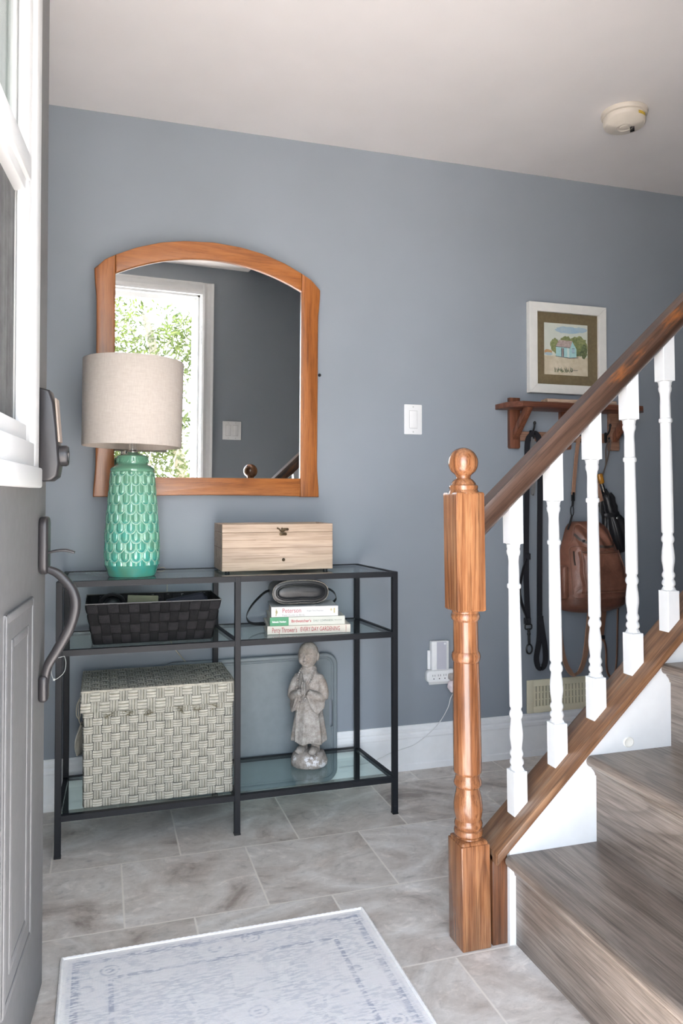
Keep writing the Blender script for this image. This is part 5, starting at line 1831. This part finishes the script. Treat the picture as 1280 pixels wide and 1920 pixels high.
# bead necklace
bm = BM()
pth = smooth_path([(-0.023, -0.006, 0.333), (-0.030, -0.026, 0.315), (-0.0325, -0.037, 0.290), (-0.033, -0.0425, 0.262), (-0.0315, -0.0475, 0.238), (-0.024, -0.0535, 0.225), (-0.012, -0.0580, 0.2225), (0.0, -0.0600, 0.2285), (0.006, -0.0620, 0.240)], 10)
pth2 = smooth_path([(0.0245, -0.006, 0.333), (0.026, -0.024, 0.316), (0.0215, -0.036, 0.298), (0.0145, -0.0415, 0.282), (0.008, -0.0440, 0.268)], 10)
for pp in (pth, pth2):
    bm = BM()
    last = None
    for p in pp:
        if last is None or (p - last).length >= 0.0074:
            ball(bm, p, 0.0038, 12, 8); last = p
    fput(bm); o = obj('prayer_beads', bm, M_stone, fig); o['label'] = 'string of round stone beads'

# ------------------------------------------------------------------ dog lead
M_web = strap_mat('black_webbing', [(0.0, (0.010, 0.010, 0.013)), (0.12, (0.016, 0.016, 0.021)), (0.88, (0.010, 0.010, 0.013))], 3, 40, 0.7, (0.01, 0.01, 0.012))
M_web = flat('black_webbing_plain', (0.013, 0.013, 0.017), 0.65, bump=0.5, bscale=700)
ls = thing('dog_lead', 'black webbing lead with clip hanging from the left coat hook', 'leash', (1.645, -0.03, 0.36))
bm = BM()
sd_ = (1, 0, 0)
YL = -0.036
ribbon(bm, smooth_path([(1.618, YL, 0.545), (1.612, YL, 0.70), (1.613, YL, 0.90), (1.617, YL, 1.12), (1.620, YL, 1.25), (1.632, YL - 0.004, 1.282), (1.648, YL - 0.005, 1.291), (1.664, YL - 0.004, 1.281), (1.674, YL, 1.25), (1.677, YL, 1.10), (1.674, YL, 0.90), (1.672, YL, 0.70), (1.671, YL, 0.53), (1.6665, YL - 0.002, 0.46), (1.652, YL - 0.006, 0.40), (1.656, YL - 0.01, 0.366), (1.672, YL - 0.012, 0.358), (1.689, YL - 0.010, 0.378), (1.692, YL - 0.006, 0.43), (1.682, YL - 0.003, 0.50), (1.675, YL, 0.555)], 6), 0.025, 0.003, [(1, 0.12, 0)] * 130)
obj('webbing', bm, M_web, ls)
bm = BM()
ribbon(bm, smooth_path([(1.613, YL - 0.003, 0.79), (1.596, YL - 0.006, 0.755), (1.580, YL - 0.010, 0.70), (1.576, YL - 0.010, 0.66), (1.588, YL - 0.008, 0.61), (1.606, YL - 0.005, 0.57), (1.616, YL - 0.003, 0.54)], 6), 0.020, 0.003, [(0.8, 0.6, 0)] * 60)
for z in (0.80, 0.545):
    box(bm, (1.600, YL - 0.006, z - 0.012), (1.629, YL + 0.002, z + 0.012), 0.001, 1)
box(bm, (1.661, YL - 0.005, 0.538), (1.686, YL + 0.003, 0.562), 0.001, 1)
obj('traffic_handle', bm, M_web, ls)
bm = BM()
ribbon(bm, smooth_path([(1.640, YL - 0.002, 1.284), (1.643, YL - 0.002, 1.20), (1.647, YL - 0.004, 1.10), (1.643, YL - 0.006, 1.052), (1.636, YL - 0.008, 1.055), (1.637, YL - 0.009, 1.10), (1.642, YL - 0.009, 1.20), (1.644, YL - 0.007, 1.27)], 6), 0.011, 0.0026, [(1, 0.1, 0)] * 60)
o = obj('reflective_strap', bm, flat('silver_grey_trim', (0.20, 0.20, 0.20), 0.35, 0.2), ls); o['label'] = 'thin silver edged strap'
bm = BM()
tube(bm, rrect3 if False else [V((1.618 + a, YL - 0.004, 0.522 + b)) for a, b in rrect(0, 0, 0.030, 0.018, 0.005, 3)], 0.0028, 8, closed=True)
tube(bm, [(1.619, YL - 0.004, 0.512), (1.621, YL - 0.004, 0.455)], 0.005, 10)
lathe(bm, [(0.0066, 0.490), (0.0070, 0.494), (0.0066, 0.498)], (1.6195, YL - 0.004, 0), 12)
tube(bm, [V((1.6215 + 0.0125 * math.cos(2 * PI * i / 24), YL - 0.004, 0.434 + 0.0185 * math.sin(2 * PI * i / 24))) for i in range(24)], 0.0034, 8, closed=True)
obj('snap_clip', bm, M_dark, ls)

# ------------------------------------------------------------------ backpack
M_bag = NT('brown_leather')
vec = M_bag.coord()
a_ = M_bag.noise(vec, 8, 5, 0.65); b_ = M_bag.noise(vec, 300, 3, 0.6)
M_bag.set(col=M_bag.ramp(a_, [(0.28, (0.10, 0.040, 0.025)), (0.5, (0.19, 0.080, 0.051)), (0.75, (0.275, 0.130, 0.088))]), rough=0.34, spec=0.5)
M_bag.bump(M_bag.math('ADD', M_bag.math('MULTIPLY', M_bag.noise(vec, 22, 4, 0.6, 0.6), 3.0), M_bag.math('MULTIPLY', b_, 0.3)), 0.35, 0.004)
M_bag = M_bag.m
M_seam = flat('bag_piping', (0.19, 0.085, 0.055), 0.35, bump=0.1, var=0.1)
M_bagd = flat('bag_base_leather', (0.125, 0.05, 0.031), 0.42, bump=0.3, bscale=400, var=0.2)
M_chrome = flat('chrome', (0.75, 0.75, 0.75), 0.15, 1.0, var=0.0)
bg = thing('backpack', 'brown leather backpack hanging from a coat hook behind the balusters', 'backpack', (1.915, -0.05, 0.575))
YB0 = -0.022


def bag_half(z):
    P = [(0.574, 1.80, 1.99), (0.582, 1.772, 2.040), (0.60, 1.762, 2.062), (0.63, 1.7605, 2.066), (0.70, 1.7605, 2.066), (0.76, 1.763, 2.058), (0.80, 1.7705, 2.036), (0.84, 1.781, 2.016), (0.88, 1.792, 1.998), (0.91, 1.801, 1.984), (0.927, 1.812, 1.970), (0.937, 1.832, 1.945)]
    if z <= P[0][0]:
        return P[0][1:]
    for a, b in zip(P, P[1:]):
        if z <= b[0]:
            f = (z - a[0]) / (b[0] - a[0])
            return a[1] + (b[1] - a[1]) * f, a[2] + (b[2] - a[2]) * f
    return P[-1][1:]


def bag_depth(z):
    P = [(0.574, 0.055), (0.60, 0.088), (0.66, 0.098), (0.76, 0.092), (0.84, 0.078), (0.90, 0.060), (0.937, 0.030)]
    for a, b in zip(P, P[1:]):
        if z <= b[0]:
            f = (z - a[0]) / (b[0] - a[0])
            return a[1] + (b[1] - a[1]) * f
    return P[-1][1]


def bag_front(x, z):
    a, b = bag_half(z)
    u = max(-1, min(1, 2 * (x - a) / (b - a) - 1))
    q = bag_depth(z) * (1 - abs(u) ** 3.2) ** 0.6
    q += 0.010 * mnoise.noise(V((x * 13, z * 9, 1.7))) * (1 - u * u) * (1 if z > 0.64 else 0.4)
    if z > 0.80:
        q += 0.007 * math.sin((x + z * 0.6) * 120) * (1 - u * u) * min(1, (z - 0.80) / 0.05) * min(1, (0.937 - z) / 0.05)
    return YB0 - 0.004 - max(0, q)


bm = BM()
nz_, nx_ = 44, 40
grid = []
for i in range(nz_ + 1):
    z = 0.574 + (0.937 - 0.574) * i / nz_
    a, b = bag_half(z)
    row_ = []
    for j in range(nx_ + 1):
        u = -1 + 2 * j / nx_
        u = math.copysign(abs(u) ** 0.8, u)
        x = (a + b) / 2 + (b - a) / 2 * u
        row_.append(bm.verts.new((x, bag_front(x, z), z)))
    grid.append(row_)
for i in range(nz_):
    for j in range(nx_):
        bm.faces.new((grid[i][j], grid[i][j + 1], grid[i + 1][j + 1], grid[i + 1][j]))
back = {}
for i in range(nz_ + 1):
    for j in (0, nx_):
        v = grid[i][j]
        back[(i, j)] = bm.verts.new((v.co.x, YB0, v.co.z))
for i in range(nz_):
    bm.faces.new((grid[i][0], grid[i + 1][0], back[(i + 1, 0)], back[(i, 0)]))
    bm.faces.new((grid[i + 1][nx_], grid[i][nx_], back[(i, nx_)], back[(i + 1, nx_)]))
    bm.faces.new((back[(i, 0)], back[(i + 1, 0)], back[(i + 1, nx_)], back[(i, nx_)]))
bm.faces.new([back[(nz_, 0)]] + grid[nz_] + [back[(nz_, nx_)]])
bm.faces.new(([back[(0, 0)]] + grid[0] + [back[(0, nx_)]])[::-1])
bmesh.ops.recalc_face_normals(bm, faces=bm.faces[:])
obj('body', bm, M_bag, bg, ang=75)


def on_front(pts, lift=0.0, n=8):
    return [V((p.x, bag_front(p.x, p.y) - lift, p.y)) for p in (V((q.x, q.y)) for q in smooth_path([(a, b, 0) for a, b in pts], n))]


# front pocket as a raised pad
def pocket(u, w_):
    zt_, zb_ = 0.822, 0.652
    z = zb_ + (zt_ - zb_) * w_
    xl = 1.813 - 0.004 * w_ + 0.006 * math.sin(w_ * 9) * (1 - w_)
    xr = 2.046 - 0.047 * w_
    return xl + (xr - xl) * u, z
bm = BM()
N1, N2 = 30, 26
g = []
for i in range(N2 + 1):
    row_ = []
    for j in range(N1 + 1):
        u, w_ = j / N1, i / N2
        x, z = pocket(u, w_)
        e_ = min(u, 1 - u, w_, 1 - w_)
        hgt = 0.020 * min(1, e_ / 0.09) ** 0.5 if e_ > 0 else -0.006
        hgt += 0.007 * mnoise.noise(V((x * 17 + 4, z * 15, 5))) * min(1, e_ / 0.2)
        row_.append(bm.verts.new((x, bag_front(x, z) - hgt, z)))
    g.append(row_)
for i in range(N2):
    for j in range(N1):
        bm.faces.new((g[i][j], g[i][j + 1], g[i + 1][j + 1], g[i + 1][j]))
pk = obj('front_pocket', bm, M_bag, bg, ang=75)
bm = BM()
edge_p = [V(g[i][1].co) if False else None for i in range(0)]
pp = [pocket(0.035, 1 - k / 10) for k in range(11)] + [pocket(k / 10, 0.035) for k in range(1, 10)] + [pocket(0.965, k / 10) for k in range(0, 11)] + [pocket(1 - k / 10, 0.965) for k in range(1, 10)]
tube(bm, [V((x, bag_front(x, z) - 0.0155, z)) for x, z in pp], 0.0028, 7, closed=True)
tube(bm, on_front([(1.789, 0.65), (1.786, 0.74), (1.789, 0.815), (1.800, 0.838), (1.83, 0.838), (1.88, 0.824)], 0.001, 6), 0.0026, 7)
tube(bm, on_front([(1.785, 0.645), (1.80, 0.637), (1.86, 0.634), (1.95, 0.633), (2.04, 0.636)], 0.0015, 6), 0.0022, 7)
tube(bm, on_front([(1.790, 0.84), (1.806, 0.872), (1.815, 0.905), (1.828, 0.924), (1.846, 0.926), (1.868, 0.900)], 0.001, 6), 0.0028, 7)
tube(bm, on_front([(1.975, 0.925), (1.99, 0.87), (2.012, 0.82), (2.028, 0.77)], 0.001, 6), 0.0028, 7)
obj('piping', bm, M_seam, bg)
bm = BM()
ribbon(bm, on_front([(1.813, 0.888), (1.834, 0.862), (1.887, 0.842), (1.946, 0.836), (1.985, 0.845), (2.000, 0.858)], 0.0015, 8), 0.010, 0.002, (0, 0, 1))
ribbon(bm, on_front([(1.800, 0.82), (1.797, 0.79), (1.797, 0.765)], 0.002, 8), 0.007, 0.002, (1, 0, 0))
obj('zip', bm, flat('dark_zip', (0.05, 0.033, 0.026), 0.5), bg)
bm = BM()
yp = bag_front(1.837, 0.862) - 0.006
box(bm, (1.829, yp - 0.002, 0.857), (1.845, yp + 0.002, 0.866), 0.002, 2); tube(bm, [(1.845, yp, 0.861), (1.862, yp - 0.002, 0.853)], 0.0018, 6)
yp = bag_front(2.013, 0.79) - 0.020
tube(bm, [(2.004, yp, 0.806), (2.019, yp, 0.757)], 0.0024, 7)
obj('zip_pull', bm, M_chrome, bg)
for s, (xa, xb) in ((-1, (1.752, 1.782)), (1, (2.040, 2.078))):
    bm = BM()
    vs = box(bm, (xa, -0.082, 0.628), (xb, YB0 - 0.002, 0.748 if s > 0 else 0.762), 0.012, 4)
    for v in bm.verts:
        v.co.y += 0.004 * mnoise.noise(v.co * 30)
        v.co.x += 0.004 * mnoise.noise(v.co * 25 + V((3, 1, 2)))
    obj('side_pocket', bm, M_bag, bg, ang=70)
bm = BM()
g = []
for i in range(7):
    z = 0.5735 + (0.630 - 0.5735) * i / 6
    a, b = bag_half(z)
    g.append([bm.verts.new((a - 0.002 + (b - a + 0.004) * j / 24, bag_front(a + (b - a) * j / 24, z) - 0.003, z)) for j in range(25)])
for i in range(6):
    for j in range(24):
        bm.faces.new((g[i][j], g[i][j + 1], g[i + 1][j + 1], g[i + 1][j]))
obj('base_panel', bm, M_bagd, bg, ang=75)
M_tan = flat('tan_webbing', (0.36, 0.205, 0.135), 0.7, bump=0.3, bscale=700, var=0.08)
M_tand = flat('tan_leather', (0.21, 0.095, 0.055), 0.5, var=0.12)
bm = BM()
ribbon(bm, smooth_path([(1.822, -0.048, 1.045), (1.832, -0.046, 1.14), (1.846, -0.044, 1.24), (1.855, -0.043, 1.272), (1.866, -0.044, 1.2775), (1.879, -0.043, 1.270), (1.900, -0.044, 1.22), (1.935, -0.046, 1.10), (1.958, -0.048, 1.02)], 7), 0.019, 0.003, [(1, 0.25, 0)] * 80)
obj('carry_strap', bm, M_tan, bg)
bm = BM()
box(bm, (1.8135, -0.051, 1.02), (1.8285, -0.044, 1.056), 0.001, 1); tube(bm, [(1.8205, -0.048, 1.022), (1.8185, -0.048, 1.000)], 0.0045, 8)
tube(bm, [V((1.8165 + 0.0075 * math.cos(2 * PI * i / 20), -0.048, 0.981 + 0.020 * math.sin(2 * PI * i / 20))) for i in range(20)], 0.0022, 7, closed=True)
tube(bm, [(1.8155, -0.048, 0.961), (1.811, -0.046, 0.94), (1.801, -0.040, 0.905)], 0.0042, 8)
obj('strap_clip', bm, M_dark, bg)
bm = BM()
tube(bm, [(1.958, -0.048, 1.02), (1.962, -0.046, 0.97), (1.968, -0.042, 0.925)], 0.004, 8)
obj('strap_clip', bm, M_dark, bg)
bm = BM()
ribbon(bm, smooth_path([(1.893, -0.060, 0.60), (1.890, -0.050, 0.52), (1.882, -0.044, 0.43), (1.872, -0.042, 0.375), (1.852, -0.044, 0.336), (1.822, -0.046, 0.324), (1.795, -0.046, 0.345), (1.776, -0.044, 0.395), (1.767, -0.04, 0.46), (1.764, -0.034, 0.56), (1.772, -0.032, 0.62)], 7), 0.029, 0.0032, [(1, 0.18 + 0.5 * (i / 70.0), 0) for i in range(80)])
obj('shoulder_strap', bm, M_tan, bg)
bm = BM()
ribbon(bm, smooth_path([(1.960, -0.060, 0.60), (1.957, -0.050, 0.52), (1.951, -0.046, 0.46)], 7), 0.024, 0.0032, (1, 0.2, 0))
obj('strap_end', bm, M_tand, bg)
bm = BM()
ribbon(bm, smooth_path([(1.951, -0.048, 0.463), (1.968, -0.048, 0.44), (1.974, -0.048, 0.40), (1.974, -0.048, 0.35), (1.985, -0.046, 0.31), (2.01, -0.044, 0.30), (2.03, -0.04, 0.36), (2.04, -0.034, 0.5), (2.045, -0.032, 0.62)], 7), 0.018, 0.003, [(0.8, 0.6, 0)] * 80)
obj('shoulder_strap', bm, M_tand, bg)
bm = BM(); box(bm, (1.938, -0.052, 0.455), (1.966, -0.044, 0.472), 0.002, 2); obj('strap_slider', bm, M_dark, bg)

# ------------------------------------------------------------------ umbrella
um = thing('umbrella', 'folded black umbrella with amber handle hanging beside the backpack', 'umbrella', (2.02, -0.03, 0.8))
U0, U1 = V((1.958, -0.030, 1.133)), V((2.066, -0.030, 0.800))
ud = (U1 - U0).normalized()
us = ud.cross(V((0, 1, 0))).normalized()


def upt(t_):
    return U0 + ud * t_


def ulathe(bm, prof, seg=20, sy=1.0):
    rings = []
    for r, tt in prof:
        rings.append([bm.verts.new(upt(tt) + us * (r * math.cos(2 * PI * i / seg)) + V((0, r * sy * math.sin(2 * PI * i / seg), 0))) for i in range(seg)])
    for A, B in zip(rings, rings[1:]):
        for i in range(seg):
            bm.faces.new((A[i], A[(i + 1) % seg], B[(i + 1) % seg], B[i]))
    bm.faces.new(rings[0][::-1]); bm.faces.new(rings[-1])
    bmesh.ops.recalc_face_normals(bm, faces=bm.faces[:])


t = NT('amber_wood'); t.set(col=t.ramp(t.noise(t.coord(), 30, 3), [(0.3, (0.30, 0.115, 0.010)), (0.7, (0.50, 0.225, 0.025))]), rough=0.15, coat=0.6)
bm = BM(); ulathe(bm, [(0.009, 0), (0.013, 0.002), (0.0138, 0.008), (0.0132, 0.030), (0.012, 0.040), (0.0095, 0.0425)]); obj('handle', bm, t.m, um)
bm = BM(); ulathe(bm, [(0.0075, 0.0415), (0.0075, 0.075), (0.0065, 0.076), (0.006, 0.11)]); obj('shaft', bm, flat('dark_chrome', (0.16, 0.15, 0.14), 0.2, 0.9), um)
bm = BM()
for i in range(8):
    a = 2 * PI * i / 8
    o1 = us * (0.006 * math.cos(a)) + V((0, 0.006 * math.sin(a), 0)); o2 = us * (0.018 * math.cos(a)) + V((0, 0.014 * math.sin(a), 0))
    tube(bm, [upt(0.070 + 0.006 * (i % 3)) + o2 * 0.6, upt(0.095) + o2, upt(0.13) + o2 * 0.9], 0.0042, 7)
obj('rib_tips', bm, M_dark, um)
bm = BM()
seg = 64
rings = []
for r, tt in [(0.012, 0.088), (0.030, 0.092), (0.039, 0.112), (0.035, 0.135), (0.040, 0.150), (0.034, 0.172), (0.036, 0.188), (0.042, 0.20), (0.052, 0.225), (0.056, 0.25), (0.054, 0.28), (0.042, 0.305), (0.032, 0.33), (0.022, 0.342)]:
    rings.append([bm.verts.new(upt(tt) + us * (r * (1 + 0.13 * math.sin(8 * 2 * PI * i / seg + tt * 14) + 0.05 * math.sin(13 * 2 * PI * i / seg)) * math.cos(2 * PI * i / seg)) + V((0, 0.55 * r * (1 + 0.13 * math.sin(8 * 2 * PI * i / seg + tt * 14)) * math.sin(2 * PI * i / seg), 0)) + us * 0.012 * max(0, (tt - 0.15) / 0.2)) for i in range(seg)])
for A, B in zip(rings, rings[1:]):
    for i in range(seg):
        bm.faces.new((A[i], A[(i + 1) % seg], B[(i + 1) % seg], B[i]))
bm.faces.new(rings[0][::-1]); bm.faces.new(rings[-1])
bmesh.ops.recalc_face_normals(bm, faces=bm.faces[:])
M_nyl = flat('black_nylon', (0.012, 0.012, 0.014), 0.42, bump=0.4, bscale=120)
obj('canopy', bm, M_nyl, um, ang=70)
bm = BM(); pth = [upt(0.178 + 0.008 * math.cos(2 * PI * i / 30)) + us * (0.040 * math.cos(2 * PI * i / 30)) + V((0, 0.021 * math.sin(2 * PI * i / 30), 0)) for i in range(30)]
sweep(bm, pth, rrect(0, 0, 0.018, 0.002, 0.0008, 2), up=ud, closed=True); ub = obj('closure_band', bm, M_nyl, um)
bm = BM(); ball(bm, upt(0.196) + us * 0.010 + V((0, -0.024, 0)), 0.0055, 14, 8, (1, 0.5, 1)); obj('snap', bm, M_chrome, ub)
bm = BM(); ribbon(bm, smooth_path([upt(0.012) + us * 0.012, V((1.987, -0.036, 1.17)), V((1.985, -0.040, 1.23)), V((1.992, -0.043, 1.262)), V((1.999, -0.045, 1.2725)), V((2.006, -0.043, 1.262)), V((1.996, -0.038, 1.20)), upt(0.02) + us * 0.010], 7), 0.006, 0.002, [(1, 0.2, 0)] * 60)
obj('wrist_loop', bm, flat('brown_cord', (0.13, 0.10, 0.085), 0.6), um)

# ------------------------------------------------------------------ outdoors, seen in the mirror
M_conc = flat('pale_concrete', (0.70, 0.63, 0.58), 0.85, bump=0.2, bscale=80, var=0.08)
bm = BM(); box(bm, (-2.5, -3.5, -0.6), (4.5, -2.21, -0.14)); struct('porch_slab', bm, M_conc, label='pale concrete porch outside the front door', cat='porch')
bm = BM(); box(bm, (-25, -40, -0.8), (25, -3.5, -0.45)); struct('ground', bm, flat('pale_drive', (0.70, 0.63, 0.57), 0.9, var=0.1), label='bright pale driveway outside', cat='ground')
bm = BM()
N = 60
pts = []
for i in range(N * 4 + 1):
    x = -2.2 + 5.6 * i / (N * 4)
    pts.append((x, 0.018 * max(-0.25, math.sin(2 * PI * x / 0.105))))
prism(bm, [(x, 2.29 + h) for x, h in pts] + [(x, 2.305 + h) for x, h in pts[::-1]], 'y', -2.72, -2.20)
for v in bm.verts:
    v.co.z += (v.co.y + 2.20) * 0.075
struct('porch_roof', bm, flat('white_metal_roof', (0.80, 0.80, 0.76), 0.5, var=0.02), label='white corrugated porch roof edge seen in the mirror', cat='roof')
t = NT('leaf')
t.set(col=t.ramp(t.noise(t.coord(), 3.0, 3), [(0.3, (0.030, 0.052, 0.012)), (0.7, (0.135, 0.155, 0.045))]), rough=0.5)
tl = t.new('BsdfTranslucent'); tl.inputs[0].default_value = (0.085, 0.115, 0.030, 1)
mx = t.new('MixShader'); mx.inputs[0].default_value = 0.45
t.lk(t.p.outputs[0], mx.inputs[1]); t.lk(tl.outputs[0], mx.inputs[2]); t.lk(mx.outputs[0], t.out.inputs[0])
M_leaf = t.m
M_bark = flat('pale_bark', (0.36, 0.31, 0.24), 0.9, bump=0.5, bscale=60, var=0.2)
tree = thing('garden_tree', 'leafy green tree outside the doorway, reflected in the mirror', 'tree', (1.6, -6.2, -0.45))
bm = BM()
rr = random.Random(21)
tube(bm, smooth_path([(1.7, -6.2, -0.45), (1.6, -6.15, 0.3), (1.45, -6.1, 1.0), (1.2, -6.0, 1.9), (0.9, -6.0, 3.2)], 6), 0.085, 10, scales=[1.3 - 0.035 * i for i in range(25)])
tube(bm, smooth_path([(1.58, -6.1, 0.45), (1.1, -5.9, 0.72), (0.7, -5.75, 0.80), (0.25, -5.6, 1.0), (-0.2, -5.5, 1.3)], 6), 0.042, 8, scales=[1.1 - 0.03 * i for i in range(25)])
br = []
for k in range(34):
    a = V((rr.uniform(0.3, 1.6), -6 + rr.uniform(-0.4, 0.4), rr.uniform(0.5, 2.6)))
    b = a + V((rr.uniform(-0.9, 0.7), rr.uniform(-0.6, 0.7), rr.uniform(0.0, 0.8)))
    tube(bm, smooth_path([a, (a + b) / 2 + V((0, 0, 0.06)), b], 4), 0.012, 6, scales=[1 - 0.09 * i for i in range(9)])
    br.append((a, b))
obj('trunk', bm, M_bark, tree)
bm = BM()
for k in range(11000):
    a, b = rr.choice(br)
    p = a.lerp(b, rr.random()) + V((rr.gauss(0, 0.22), rr.gauss(0, 0.22), rr.gauss(0, 0.20)))
    d1 = V((rr.uniform(-1, 1), rr.uniform(-1, 1), rr.uniform(-1.2, 0.3))).normalized()
    d2 = d1.orthogonal().normalized()
    d2 = (Matrix.Rotation(rr.uniform(0, 6.28), 3, d1) @ d2)
    L_ = rr.uniform(0.05, 0.11); w_ = L_ * 0.16
    n_ = d1.cross(d2) * w_ * 0.5
    vs = [bm.verts.new(q) for q in (p, p + d1 * L_ * 0.4 + d2 * w_ + n_, p + d1 * L_, p + d1 * L_ * 0.4 - d2 * w_ + n_)]
    bm.faces.new(vs)
lv = obj('leaves', bm, M_leaf, tree, smooth=False); lv['kind'] = 'stuff'
